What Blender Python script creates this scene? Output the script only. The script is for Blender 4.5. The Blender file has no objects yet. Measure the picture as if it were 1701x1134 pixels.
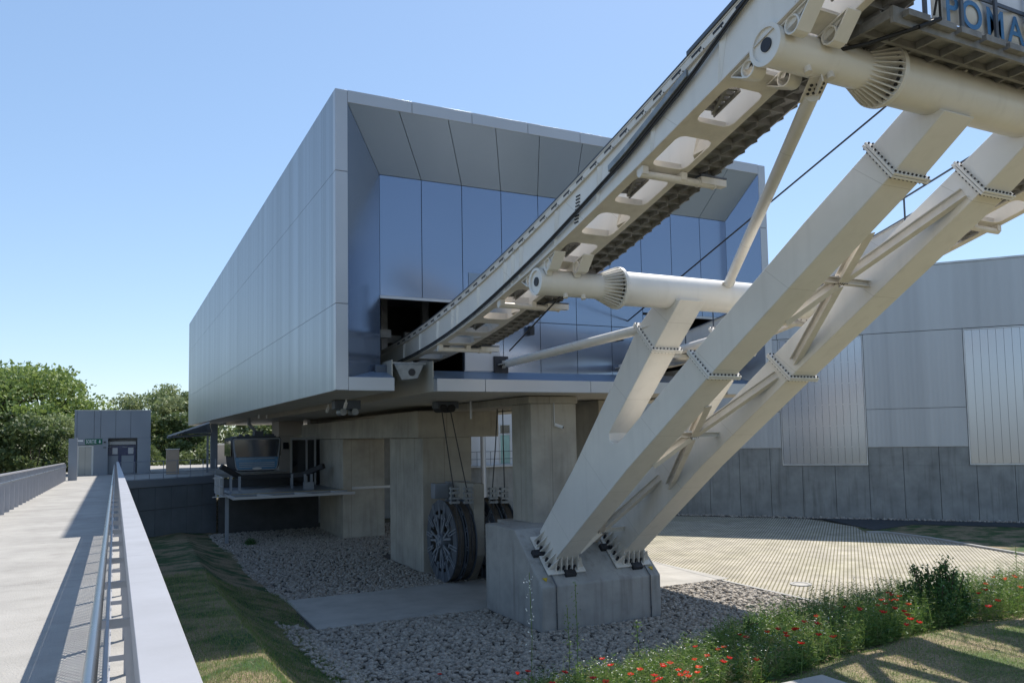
import bpy, bmesh, math, random
import numpy as np
from mathutils import Vector, Matrix
random.seed(7); RNG = np.random.default_rng(11)
PI = math.pi; rad = math.radians
sc = bpy.context.scene
COL = sc.collection

# ------------------------------------------------------------------ camera (surveyed from the vanishing points)
F, CY, ZC = 1313.0, 633.8, 6.2
yaw, pit, rol = rad(26.631), rad(3.928), rad(-1.023)
cf = np.array([math.sin(yaw)*math.cos(pit), math.cos(yaw)*math.cos(pit), math.sin(pit)])
cr0 = np.array([math.cos(yaw), -math.sin(yaw), 0.]); cu0 = np.cross(cr0, cf)
cr = math.cos(rol)*cr0 + math.sin(rol)*cu0; cu = -math.sin(rol)*cr0 + math.cos(rol)*cu0
cam = bpy.data.cameras.new('camera'); camo = bpy.data.objects.new('camera', cam); COL.objects.link(camo)
M = Matrix(((cr[0], cu[0], -cf[0], 0), (cr[1], cu[1], -cf[1], 0), (cr[2], cu[2], -cf[2], ZC), (0, 0, 0, 1)))
camo.matrix_world = M
cam.sensor_width = 36; cam.lens = F/1701*36; cam.shift_y = (CY-567)/1701; cam.clip_end = 5000; cam.clip_start = .05
sc.camera = camo

def at(px, py, X=None, Y=None, Z=None):
    """survey helper: the world point on the plane X=, Y= or Z= seen at a photo pixel"""
    d = cr*(px-850.5)/F - cu*(py-CY)/F + cf
    t = X/d[0] if X is not None else (Y/d[1] if Y is not None else (Z-ZC)/d[2])
    return (float(d[0]*t), float(d[1]*t), float(d[2]*t+ZC))

# ------------------------------------------------------------------ world, sun
SK = Vector((.54, .475, 1.0)).normalized()          # towards the sun
w = bpy.data.worlds.new('World'); sc.world = w; w.use_nodes = True
nt = w.node_tree; nt.nodes.clear()
sky = nt.nodes.new('ShaderNodeTexSky'); sky.sky_type = 'NISHITA'; sky.sun_disc = False
sky.sun_elevation = math.asin(SK.z); sky.sun_rotation = math.atan2(SK.x, SK.y)
sky.altitude = 200; sky.air_density = 1.0; sky.dust_density = .25; sky.ozone_density = 3.2
bg = nt.nodes.new('ShaderNodeBackground'); bg.inputs[1].default_value = .13
ow = nt.nodes.new('ShaderNodeOutputWorld')
gm = nt.nodes.new('ShaderNodeGamma'); gm.inputs[1].default_value = .61; tn = nt.nodes.new('ShaderNodeMix'); tn.data_type = 'RGBA'; tn.blend_type = 'MULTIPLY'; tn.inputs[0].default_value = 1; tn.inputs[7].default_value = (1.10, 1.19, 1.30, 1)
nt.links.new(sky.outputs[0], gm.inputs[0]); hs_ = nt.nodes.new('ShaderNodeHueSaturation'); hs_.inputs['Saturation'].default_value = 1.12; nt.links.new(gm.outputs[0], hs_.inputs['Color']); nt.links.new(hs_.outputs[0], tn.inputs[6]); nt.links.new(tn.outputs[2], bg.inputs[0]); nt.links.new(bg.outputs[0], ow.inputs[0])
sl = bpy.data.lights.new('sun', 'SUN'); sl.energy = 3.25; sl.angle = rad(.5); sl.color = (1, .945, .86)
so = bpy.data.objects.new('sun', sl); COL.objects.link(so)
so.rotation_euler = SK.to_track_quat('Z', 'Y').to_euler(); so.location = (20, 10, 60)
sc.view_settings.view_transform = 'Standard'; sc.view_settings.look = 'None'
sc.view_settings.exposure = .98; sc.view_settings.gamma = 1
sc.cycles.max_bounces = 6; sc.cycles.diffuse_bounces = 3; sc.cycles.transparent_max_bounces = 12
sc.cycles.sample_clamp_indirect = 6

# ------------------------------------------------------------------ materials
def nd(t, typ, **k):
    n = t.nodes.new(typ)
    for a, b in k.items(): setattr(n, a, b)
    return n
def mat(name, col, rough=.6, metal=0., var=.12, scale=1.2, bump=0., bscale=30., col2=None, stretch=None, spec=None, streak=0., coat=0.):
    m = bpy.data.materials.new(name); m.use_nodes = True
    t = m.node_tree; b = t.nodes['Principled BSDF']; L = t.links.new
    b.inputs['Roughness'].default_value = rough; b.inputs['Metallic'].default_value = metal
    if spec is not None: b.inputs['Specular IOR Level'].default_value = spec
    if coat: b.inputs['Coat Weight'].default_value = coat; b.inputs['Coat Roughness'].default_value = .12
    geo = nd(t, 'ShaderNodeNewGeometry'); vec = geo.outputs['Position']
    mp = nd(t, 'ShaderNodeMapping'); L(vec, mp.inputs[0])
    if stretch: mp.inputs['Scale'].default_value = stretch
    n = nd(t, 'ShaderNodeTexNoise'); n.inputs['Scale'].default_value = scale; n.inputs['Detail'].default_value = 1 if metal >= .25 and rough < .45 else 8; n.inputs['Roughness'].default_value = .6
    L(mp.outputs[0], n.inputs[0])
    r = nd(t, 'ShaderNodeMapRange'); r.inputs[1].default_value = .3; r.inputs[2].default_value = .7
    L(n.outputs[0], r.inputs[0])
    mx = nd(t, 'ShaderNodeMix', data_type='RGBA')
    c2 = col2 or tuple(c*(1-var) for c in col); c1 = col if col2 else tuple(min(1, c*(1+var*.5)) for c in col)
    mx.inputs[6].default_value = (*c1, 1); mx.inputs[7].default_value = (*c2, 1)
    L(r.outputs[0], mx.inputs[0]); out = mx.outputs[2]
    if streak:
        mp2 = nd(t, 'ShaderNodeMapping'); mp2.inputs['Scale'].default_value = (3.2, 3.2, .22); L(vec, mp2.inputs[0])
        n2 = nd(t, 'ShaderNodeTexNoise'); n2.inputs['Scale'].default_value = 1.3; n2.inputs['Detail'].default_value = 6; L(mp2.outputs[0], n2.inputs[0])
        r2 = nd(t, 'ShaderNodeMapRange'); r2.inputs[1].default_value = .52; r2.inputs[2].default_value = .72; r2.inputs[4].default_value = streak
        L(n2.outputs[0], r2.inputs[0])
        m2 = nd(t, 'ShaderNodeMix', data_type='RGBA', blend_type='MULTIPLY'); L(r2.outputs[0], m2.inputs[0])
        L(out, m2.inputs[6]); m2.inputs[7].default_value = (.45, .43, .4, 1); out = m2.outputs[2]
    L(out, b.inputs['Base Color'])
    rr = nd(t, 'ShaderNodeMapRange'); rr.inputs[3].default_value = max(0, rough-.06); rr.inputs[4].default_value = min(1, rough+.08)
    L(n.outputs[0], rr.inputs[0]); L(rr.outputs[0], b.inputs['Roughness'])
    if bump:
        nb = nd(t, 'ShaderNodeTexNoise'); nb.inputs['Scale'].default_value = bscale; nb.inputs['Detail'].default_value = 5; L(vec, nb.inputs[0])
        bp = nd(t, 'ShaderNodeBump'); bp.inputs['Strength'].default_value = bump; bp.inputs['Distance'].default_value = .02
        L(nb.outputs[0], bp.inputs['Height']); L(bp.outputs[0], b.inputs['Normal'])
    m['b'] = 1
    return m
def mulcol(m, fac_socket, colour):
    """multiply the base colour of m by colour where fac is 1 (joints, ribs)"""
    t = m.node_tree; b = t.nodes['Principled BSDF']; lk = b.inputs['Base Color'].links[0]
    src = lk.from_socket
    mm = nd(t, 'ShaderNodeMix', data_type='RGBA', blend_type='MULTIPLY'); t.links.new(fac_socket, mm.inputs[0])
    t.links.new(src, mm.inputs[6]); mm.inputs[7].default_value = (*colour, 1); t.links.new(mm.outputs[2], b.inputs['Base Color'])
def lines(m, direction, pitch, width, offset=0.):
    """socket that is 1 on thin lines: position projected on direction, every pitch"""
    t = m.node_tree; geo = nd(t, 'ShaderNodeNewGeometry')
    d = nd(t, 'ShaderNodeVectorMath', operation='DOT_PRODUCT'); d.inputs[1].default_value = direction
    t.links.new(geo.outputs['Position'], d.inputs[0])
    a = nd(t, 'ShaderNodeMath', operation='ADD'); a.inputs[1].default_value = 1000*pitch-offset; t.links.new(d.outputs['Value'], a.inputs[0])
    mo = nd(t, 'ShaderNodeMath', operation='MODULO'); mo.inputs[1].default_value = pitch; t.links.new(a.outputs[0], mo.inputs[0])
    lt = nd(t, 'ShaderNodeMath', operation='LESS_THAN'); lt.inputs[1].default_value = width; t.links.new(mo.outputs[0], lt.inputs[0])
    return lt.outputs[0]
def wave_bump(m, direction, pitch, dist, strength=1., axis_noise=False):
    t = m.node_tree; b = t.nodes['Principled BSDF']; geo = nd(t, 'ShaderNodeNewGeometry')
    d = nd(t, 'ShaderNodeVectorMath', operation='DOT_PRODUCT'); d.inputs[1].default_value = direction
    t.links.new(geo.outputs['Position'], d.inputs[0])
    mu = nd(t, 'ShaderNodeMath', operation='MULTIPLY'); mu.inputs[1].default_value = 2*PI/pitch; t.links.new(d.outputs['Value'], mu.inputs[0])
    si = nd(t, 'ShaderNodeMath', operation='SINE'); t.links.new(mu.outputs[0], si.inputs[0])
    bp = nd(t, 'ShaderNodeBump'); bp.inputs['Strength'].default_value = strength; bp.inputs['Distance'].default_value = dist
    t.links.new(si.outputs[0], bp.inputs['Height']); t.links.new(bp.outputs[0], b.inputs['Normal'])

cream = mat('cream_paint', (.80, .765, .705), .36, 0, .06, .8, .03, 60, streak=.10)
mulcol(cream, lines(cream, (0, .62, -.78), 2.7, .014, .4), (.80, .79, .77))
cream2 = mat('cream_paint_weathered', (.75, .70, .63), .45, 0, .12, 2.2, .05, 60, streak=.2)
galv = mat('galvanised_steel', (.30, .315, .325), .5, .55, .28, 3.5, .08, 50)
galv_dk = mat('dull_galvanised_grating', (.27, .265, .26), .65, .15, .3, 4, .1, 40)
bolt_m = mat('dark_bolt', (.035, .035, .04), .5, .3, .2, 8)
rubber = mat('black_rubber', (.02, .02, .022), .65, 0, .2, 5)
rope_m = mat('wire_rope', (.05, .05, .055), .5, .4, .2, 9)
conc = mat('cast_concrete', (.40, .37, .315), .85, 0, .25, .7, .25, 18, streak=.3)
mulcol(conc, lines(conc, (.62, .62, 0), 1.75, .02, .3), (.72, .72, .72))
conc_p = mat('plinth_concrete', (.39, .375, .35), .82, 0, .2, 1.4, .2, 22, streak=.45)
slab_m = mat('slab_concrete', (.42, .40, .365), .85, 0, .2, .8, .15, 30)
walk_m = mat('walkway_concrete', (.365, .35, .325), .88, 0, .2, .8, .45, 55, streak=.2)
mulcol(walk_m, lines(walk_m, (0, 1, 0), 5.2, .018, 1.3), (.6, .6, .6))
alu_w = mat('white_aluminium_cladding', (.31, .345, .38), .34, .35, .08, 1.0, stretch=(1, 1.6, .02))  # stretched tone streaks stand in for soft vertical bands of reflection
wave_bump(alu_w, (0, 1, 0), .25, .004, .5)
alu_trim = mat('satin_aluminium_trim', (.47, .48, .50), .35, .3, .04, .4)
alu_sky_tint = mat('glossy_panel_sky_tint', (.25, .30, .395), .13, .72, .05, .15, .035, .9)  # blue of the mirrored sky is put into the base colour
alu_grey = mat('glossy_panel_grey_tint', (.23, .29, .37), .3, .22, .06, .2, .05, .8)  # same panel as the recess walls, its duller reflection put into the colour
soffit_m = mat('painted_soffit', (.50, .47, .40), .6, .1, .1, .6)
dark_in = mat('dark_interior', (.07, .072, .075), .8, 0, .3, 1)  # near black base puts the shade of unlit interiors into the colour
fill_m = mat('joint_backing', (.015, .016, .018), .9)
hall_cl = mat('hall_pale_cladding', (.47, .485, .50), .42, .25, .1, 1.0, stretch=(1.3, 1.3, .03))
HD = Vector((52.75-38.04, 31.5-48.77, 0)).normalized(); HN = Vector((HD.y, -HD.x, 0))
wave_bump(hall_cl, tuple(HD), .30, .006, .6)
hall_cc = mat('hall_precast_concrete', (.30, .30, .285), .8, 0, .28, .8, .12, 20, streak=.5)
hall_gl = mat('ribbed_translucent_glazing', (.44, .46, .51), .16, .62, .06, .12)
win_fr = mat('window_frame_metal', (.55, .56, .57), .4, .5)
grey_pt = mat('grey_metal_panel', (.26, .285, .325), .42, .35, .06, .5)
grey_dk = mat('dark_blue_grey_steel', (.10, .115, .14), .5, .3, .15, 1)
wall_dk = mat('dark_retaining_panel', (.16, .18, .20), .65, .1, .18, .7)
cap_m = mat('white_painted_cap', (.34, .34, .36), .5, .0, .12, 2.5, .02, 90)
steel_h = mat('brushed_steel_handrail', (.22, .24, .27), .28, .9, .05, 2)
post_m = mat('grey_painted_post', (.40, .40, .43), .5, .2, .06, 2)
door_m = mat('beige_steel_door', (.50, .47, .42), .4, .3, .06, 1)
blk_gl = mat('dark_glass', (.015, .02, .028), .06, 0, .1, 1, spec=.8)
cab_gl = mat('cabin_window_glass', (.008, .018, .035), .05, .0, .1, 1, spec=1.0)
cab_bl = mat('cabin_blue_paint', (.05, .16, .30), .25, .3, .05, 1, coat=.6)
green_s = mat('green_sign', (.0, .13, .07), .5, 0, .05)
white_s = mat('white_lettering', (.8, .8, .8), .5, 0, .03)
blue_s = mat('blue_lettering', (.06, .20, .42), .6, 0, .05)
navy = mat('navy_screen', (.01, .03, .12), .2, 0, .1)
tarp_m = mat('white_tarpaulin', (.70, .71, .72), .6, 0, .08, 2, .25, 4)
yel = mat('yellow_paint', (.60, .40, .02), .5, 0, .1)
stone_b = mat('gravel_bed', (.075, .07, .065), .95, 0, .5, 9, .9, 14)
stone_m = mat('rounded_stone', (.41, .365, .31), .8, 0, .6, 6.5, .2, 40)
wood_m = mat('beige_board', (.45, .33, .24), .6, 0, .1)
brick_b = mat('beige_wall_panel', (.47, .42, .37), .7, 0, .12, .5)
bark = mat('bark', (.10, .075, .055), .9, 0, .3, 5, .6, 20)

def leafmat(name, c1, c2, sc_=.35, trans=.25):
    m = mat(name, c1, .55, 0, 0, sc_, col2=c2)
    t = m.node_tree; b = t.nodes['Principled BSDF']
    tr = nd(t, 'ShaderNodeBsdfTranslucent'); ms = nd(t, 'ShaderNodeMixShader'); ms.inputs[0].default_value = trans
    src = b.inputs['Base Color'].links[0].from_socket; t.links.new(src, tr.inputs[0])
    o = t.nodes['Material Output']; t.links.new(b.outputs[0], ms.inputs[1]); t.links.new(tr.outputs[0], ms.inputs[2]); t.links.new(ms.outputs[0], o.inputs[0])
    return m
leaf_a = leafmat('broad_leaf', (.14, .22, .05), (.29, .36, .11), trans=.35)
leaf_b = leafmat('dark_needle', (.07, .11, .035), (.15, .19, .065), trans=.3)
leaf_c = leafmat('pale_leaf', (.19, .25, .09), (.31, .35, .18), trans=.35)
leaf_w = leafmat('meadow_green', (.10, .20, .035), (.22, .29, .08), 2.5, .42)
leaf_d = leafmat('bush_green', (.035, .10, .022), (.07, .16, .035), 2.5, .3)
straw = leafmat('dry_stem', (.33, .28, .15), (.22, .22, .10), 3)
shaded_p = leafmat('poppy_shaded_red', (.72, .03, .012), (.60, .012, .008), 9, .35)  # shaded copy of the petals: shade put into the deeper red
sunlit_p = leafmat('poppy_sunlit_orange', (.85, .12, .03), (.75, .06, .02), 9, .35)  # sunlit copy of the petals: sunlight put into the orange
daisy = leafmat('daisy_white', (.8, .8, .76), (.7, .7, .62), 9, .2)

def ground_mat(name, green, dry, scale, thr, bump=1.):
    m = mat(name, green, .95, 0, 0, scale, bump, 22, col2=dry)
    t = m.node_tree
    for n in t.nodes:
        if n.type == 'MAP_RANGE' and n.inputs[1].default_value == .3 or (n.type == 'MAP_RANGE' and abs(n.inputs[1].default_value-.3) < 1e-4):
            n.inputs[1].default_value = thr-.06; n.inputs[2].default_value = thr+.08
    n2 = nd(t, 'ShaderNodeTexNoise'); n2.inputs['Scale'].default_value = 26; n2.inputs['Detail'].default_value = 4
    geo = nd(t, 'ShaderNodeNewGeometry'); t.links.new(geo.outputs['Position'], n2.inputs[0])
    r = nd(t, 'ShaderNodeMapRange'); r.inputs[1].default_value = .4; r.inputs[2].default_value = .6; r.inputs[4].default_value = .85
    t.links.new(n2.outputs[0], r.inputs[0]); mulcol(m, r.outputs[0], (.4, .42, .4))
    return m
g_base = ground_mat('rough_ground', (.13, .125, .07), (.25, .20, .14), .5, .5)
g_bank = ground_mat('bank_turf', (.032, .085, .012), (.29, .22, .13), .75, .49)
g_lawn = ground_mat('dry_lawn', (.09, .135, .03), (.32, .25, .15), .7, .44)
asph = mat('asphalt', (.045, .05, .055), .85, 0, .2, 3, .5, 60)
kerb_m = mat('kerb_stone', (.38, .37, .35), .85, 0, .15, 2)

pav = mat('grass_jointed_paving', (.46, .42, .355), .9, 0, .3, .9, .3, 40)
_pd = tuple(HD)
mulcol(pav, lines(pav, _pd, .16, .055), (.42, .41, .28))
mulcol(pav, lines(pav, (HN.x, HN.y, 0), .16, .03), (.6, .58, .45))
_t = pav.node_tree; _n = nd(_t, 'ShaderNodeTexNoise'); _n.inputs['Scale'].default_value = .25; _n.inputs['Detail'].default_value = 5
_g = nd(_t, 'ShaderNodeNewGeometry'); _t.links.new(_g.outputs['Position'], _n.inputs[0])
_r = nd(_t, 'ShaderNodeMapRange'); _r.inputs[1].default_value = .45; _r.inputs[2].default_value = .75; _r.inputs[4].default_value = .5
_t.links.new(_n.outputs[0], _r.inputs[0]); mulcol(pav, _r.outputs[0], (.78, .8, .62))

def mesh_mat():
    m = mat('woven_steel_mesh', (.55, .57, .62), .5, .1); t = m.node_tree; L = t.links.new
    geo = nd(t, 'ShaderNodeNewGeometry'); b = t.nodes['Principled BSDF']; outs = []
    for sy in (1, -1):
        d = nd(t, 'ShaderNodeVectorMath', operation='DOT_PRODUCT'); d.inputs[1].default_value = (0, sy*.8, 1.1); L(geo.outputs['Position'], d.inputs[0])
        a = nd(t, 'ShaderNodeMath', operation='ADD'); a.inputs[1].default_value = 100; L(d.outputs['Value'], a.inputs[0])
        mo = nd(t, 'ShaderNodeMath', operation='MODULO'); mo.inputs[1].default_value = .07; L(a.outputs[0], mo.inputs[0])
        lt = nd(t, 'ShaderNodeMath', operation='LESS_THAN'); lt.inputs[1].default_value = .021; L(mo.outputs[0], lt.inputs[0]); outs.append(lt.outputs[0])
    mx = nd(t, 'ShaderNodeMath', operation='MAXIMUM'); L(outs[0], mx.inputs[0]); L(outs[1], mx.inputs[1]); L(mx.outputs[0], b.inputs['Alpha'])
    return m
mesh_m = mesh_mat()

# ------------------------------------------------------------------ mesh builder
class MB:
    def __init__(s): s.v = []; s.f = []
    def add(s, vs, fs):
        o = len(s.v); s.v += [tuple(float(c) for c in v) for v in vs]; s.f += [tuple(i+o for i in f) for f in fs]; return s
    def box(s, x0, x1, y0, y1, z0, z1):
        return s.add([(x0,y0,z0),(x1,y0,z0),(x1,y1,z0),(x0,y1,z0),(x0,y0,z1),(x1,y0,z1),(x1,y1,z1),(x0,y1,z1)],
                     [(0,3,2,1),(4,5,6,7),(0,1,5,4),(1,2,6,5),(2,3,7,6),(3,0,4,7)])
    def beam(s, p0, p1, w_, h_, up=(0,0,1)):
        p0 = Vector(p0); p1 = Vector(p1); d = (p1-p0).normalized(); u = Vector(up)
        r = d.cross(u)
        if r.length < 1e-4: r = d.cross(Vector((0,1,0)))
        r.normalize(); u = r.cross(d); r *= w_/2; u *= h_/2
        vs = [p0-r-u, p0+r-u, p0+r+u, p0-r+u, p1-r-u, p1+r-u, p1+r+u, p1-r+u]
        return s.add(vs, [(0,1,2,3),(7,6,5,4),(0,4,5,1),(1,5,6,2),(2,6,7,3),(3,7,4,0)])
    def cyl(s, p0, p1, r, n=16, r2=None, cap=True):
        p0 = Vector(p0); p1 = Vector(p1); r2 = r if r2 is None else r2; d = (p1-p0).normalized()
        a = d.orthogonal().normalized(); b = d.cross(a); vs = []
        for p, q in ((p0, r), (p1, r2)):
            for i in range(n):
                t = 2*PI*i/n; vs.append(p+a*(q*math.cos(t))+b*(q*math.sin(t)))
        fs = [(i, (i+1) % n, n+(i+1) % n, n+i) for i in range(n)]
        if cap: fs += [tuple(range(n))[::-1], tuple(range(n, 2*n))]
        return s.add(vs, fs)
    def tube(s, pts, r, n=8):
        for a, b in zip(pts[:-1], pts[1:]): s.cyl(a, b, r, n)
        return s
    def ring(s, p0, p1, ro, ri, n=32):     # hollow cylinder
        p0 = Vector(p0); p1 = Vector(p1); d = (p1-p0).normalized(); a = d.orthogonal().normalized(); b = d.cross(a); vs = []
        for p, q in ((p0, ro), (p1, ro), (p1, ri), (p0, ri)):
            for i in range(n):
                t = 2*PI*i/n; vs.append(p+a*(q*math.cos(t))+b*(q*math.sin(t)))
        fs = []
        for k in range(4):
            k2 = (k+1) % 4
            fs += [(k*n+i, k*n+(i+1) % n, k2*n+(i+1) % n, k2*n+i) for i in range(n)]
        return s.add(vs, fs)
    def prism(s, poly, axis, a, b):        # polygon in the plane normal to axis, from a to b
        n = len(poly)
        def P(q, c):
            if axis == 'x': return (c, q[0], q[1])
            if axis == 'y': return (q[0], c, q[1])
            return (q[0], q[1], c)
        vs = [P(q, a) for q in poly]+[P(q, b) for q in poly]
        fs = [(i, (i+1) % n, n+(i+1) % n, n+i) for i in range(n)]+[tuple(range(n))[::-1], tuple(range(n, 2*n))]
        return s.add(vs, fs)
    def sweep(s, path, x0, x1):            # path of (y, zlo, zhi)
        vs = []; fs = []
        for (y, lo, hi) in path: vs += [(x0,y,lo),(x1,y,lo),(x1,y,hi),(x0,y,hi)]
        for i in range(len(path)-1):
            a = 4*i; b = a+4
            for k in range(4): fs.append((a+k, a+(k+1) % 4, b+(k+1) % 4, b+k))
        e = 4*(len(path)-1); fs += [(3,2,1,0), (e,e+1,e+2,e+3)]
        return s.add(vs, fs)
    def quad(s, a, b, c, d): return s.add([a, b, c, d], [(0,1,2,3)])
    def build(s, name, m, parent=None, bevel=0., smooth=True, solid=True):
        me = bpy.data.meshes.new(name); me.from_pydata(s.v, [], s.f)
        bm = bmesh.new(); bm.from_mesh(me)
        if solid: bmesh.ops.recalc_face_normals(bm, faces=bm.faces)
        big = [f for f in bm.faces if len(f.verts) > 4]
        if big: bmesh.ops.triangulate(bm, faces=big)
        bm.to_mesh(me); bm.free()
        if smooth and len(me.polygons):
            me.polygons.foreach_set('use_smooth', [True]*len(me.polygons)); me.set_sharp_from_angle(angle=rad(32))
        me.materials.append(m)
        o = bpy.data.objects.new(name, me); COL.objects.link(o)
        if parent: o.parent = parent
        if bevel:
            md = o.modifiers.new('bevel', 'BEVEL'); md.width = bevel; md.segments = 2; md.limit_method = 'ANGLE'; md.angle_limit = rad(40); md.harden_normals = False
        return o
def B(*a): return MB().box(*a)
def thing(name, label, cat, group=None, loc=(0,0,0), rotz=0.):
    o = bpy.data.objects.new(name, None); COL.objects.link(o); o.empty_display_size = .1
    o.location = loc; o.rotation_euler = (0, 0, rotz); o['label'] = label; o['category'] = cat
    if group: o['group'] = group
    return o
def tag(o, label, cat, group=None):
    o['label'] = label; o['category'] = cat
    if group: o['group'] = group
    return o
def struct(o, kind='structure'): o['kind'] = kind; return o
def rooted(o, p):                      # move an Empty to its base while its children, built in world space, stay
    o.location = p; bpy.context.view_layer.update()
    for c in o.children: c.matrix_parent_inverse = Matrix.Translation(-Vector(p))
    return o
def copy_tree(o, parent=None):
    c = o.copy(); COL.objects.link(c); c.parent = parent
    for ch in o.children: copy_tree(ch, c)
    return c
def text_mesh(txt, size, depth=.004, bold=.0, sp=1.):
    cu_ = bpy.data.curves.new('t', 'FONT'); cu_.body = txt; cu_.size = size; cu_.extrude = depth; cu_.offset = bold; cu_.space_character = sp; cu_.align_x = 'LEFT'
    ob = bpy.data.objects.new('t', cu_); COL.objects.link(ob); bpy.context.view_layer.update()
    me = bpy.data.meshes.new_from_object(ob.evaluated_get(bpy.context.evaluated_depsgraph_get())); COL.objects.unlink(ob); bpy.data.objects.remove(ob)
    return me

# ================================================================== THE SETTING
YF = 23.7; XL = 5.93; XR = 23.66; ZB = 7.68; ZT = 17.07; YB = 78.3
def hgt(Y): return float(np.interp(Y, [-5, 8, 14, 24, 30, 50, 58], [3.0, 2.6, 2.15, 1.68, 1.38, .5, .25]))
def bank_z(X, Y):
    H = hgt(Y); xr = float(np.interp(Y, [8, 14, 17, 30, 50], [2.0, 2.5, 2.7, 3.0, 3.9])); xe = 5.85+.18*math.sin(Y*.45)
    if X <= xr: z = H-.05*(xr-X)
    elif X >= xe: z = -.05
    else:
        t = (X-xr)/(xe-xr); z = H*(1-t)**1.15*(1-.28*math.sin(PI*t))
    return z + .012*math.sin(X*3.1+Y*1.3)+.01*math.sin(Y*2.3-X*4)+.012*math.sin(X*11.3)*math.sin(Y*9.1)
g = MB(); g.quad((-3000,-3000,-.02),(3000,-3000,-.02),(3000,3000,-.02),(-3000,3000,-.02)); struct(g.build('ground', g_base, solid=False))
# grassy bank
nx, ny = 60, 150; vs = []; fs = []
for j in range(ny):
    Y = -4+62.0*j/(ny-1)
    for i in range(nx):
        X = -4+10.4*i/(nx-1); vs.append((X, Y, bank_z(X, Y)))
for j in range(ny-1):
    for i in range(nx-1): a = j*nx+i; fs.append((a, a+1, a+nx+1, a+nx))
struct(MB().add(vs, fs).build('grass_bank', g_bank, solid=False))
# gravel bed
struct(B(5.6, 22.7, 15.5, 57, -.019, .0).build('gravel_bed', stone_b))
struct(B(5.95, 23.3, 26.3, 31.6, -.3, .05).build('concrete_path', slab_m, bevel=.01))
# kerb between gravel and paving, paving sheet
A_ = Vector((38.04, 48.77, 0)); Bv = Vector((52.75, 31.5, 0))
def W(s, out=0., z=0.): p = A_+HD*s+HN*(-out if HN.y > 0 else out); return (p.x, p.y, z)
HO = -1 if HN.dot(Vector((0,0,0))-A_) < 0 else 1     # side of the hall wall facing the camera
def W(s, out=0., z=0.): p = A_+HD*s+HN*(HO*out); return (p.x, p.y, z)
pv = MB(); q1 = W(-20, .86); q2 = W(9.5, .86); q3 = W(34, 10)
pv.prism([(22.85, 12), (22.85, 26.2), (23.3, 31.7), (23.3, 64), (q1[0], q1[1]), (q2[0], q2[1]), (41.2, 30.5), (44.5, 22), (50, 12)], 'z', -.015, .035)
struct(pv.build('paved_yard', pav))
k = MB(); k.beam((22.75, 12, .0), (22.75, 26.2, .0), .16, .12).beam((22.75, 26.25, 0), (23.25, 31.7, 0), .16, .12); struct(k.build('kerb', kerb_m, bevel=.01))
k = MB(); kp = [at(1440, 884, Z=.06), at(1470, 884, Z=.06), at(1540, 893, Z=.06), at(1620, 907, Z=.06), at(1701, 921, Z=.06), at(1900, 955, Z=.06)]
for a, b in zip(kp[:-1], kp[1:]): k.beam(a, b, .22, .16)
struct(k.build('yard_kerb', kerb_m, bevel=.01))
l2 = MB(); l2.prism([(p[0], p[1]) for p in kp]+[W(38, 8)[:2], W(38, 2.2)[:2], W(12, 2.2)[:2]], 'z', -.01, .045); struct(l2.build('side_lawn', g_bank))
ap = MB(); a1 = at(1452, 880, Z=.07); ap.prism([(a1[0], a1[1]), W(16, 3.2)[:2], W(38, 3.2)[:2], W(38, .9)[:2], W(10.5, .9)[:2]], 'z', .0, .09); struct(ap.build('asphalt_path', asph))
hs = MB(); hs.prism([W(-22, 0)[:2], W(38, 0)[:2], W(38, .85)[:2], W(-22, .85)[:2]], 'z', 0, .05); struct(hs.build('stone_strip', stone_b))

# raised lawn nearest the camera on the right
ZL = 2.4
LE = [(-4, 8.2), (3, 8.0), at(1000, 1180, Z=ZL), at(1150, 1160, Z=ZL), at(1290, 1134, Z=ZL), at(1400, 1092, Z=ZL), at(1500, 1062, Z=ZL), at(1600, 1040, Z=ZL), at(1701, 1028, Z=ZL), (24, 8.6), (40, 6)]
LEx = [p[0] for p in LE]; LEy = [p[1] for p in LE]
def lawn_edge(X): return float(np.interp(X, LEx, LEy))
def shelf(X): return float(np.interp(X, [3, 6, 10, 14, 20, 30], [1.2, 1.7, 2.3, 3.0, 3.4, 3.4]))
def berm(X, Y):
    f = lawn_edge(X); b = f+shelf(X)
    if Y <= f: return ZL+.12*min(1, (f-Y)*3)+.02*(f-Y)+.02*math.sin(X*2.2+Y*1.7)
    if Y <= b: return ZL-.12*(Y-f)
    z0 = ZL-.12*(b-f); t = (Y-b)/4.2
    return z0*(1-t)**1.2-.03 if t < 1 else -.06
vs = []; fs = []; nx, ny = 150, 110
for j in range(ny):
    for i in range(nx):
        X = 2.4+40*(i/(nx-1))**1.3; Y = -6+25*j/(ny-1); vs.append((X, Y, berm(X, Y)))
for j in range(ny-1):
    for i in range(nx-1): a = j*nx+i; fs.append((a, a+1, a+nx+1, a+nx))
struct(MB().add(vs, fs).build('front_lawn', g_lawn, solid=False))

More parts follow.
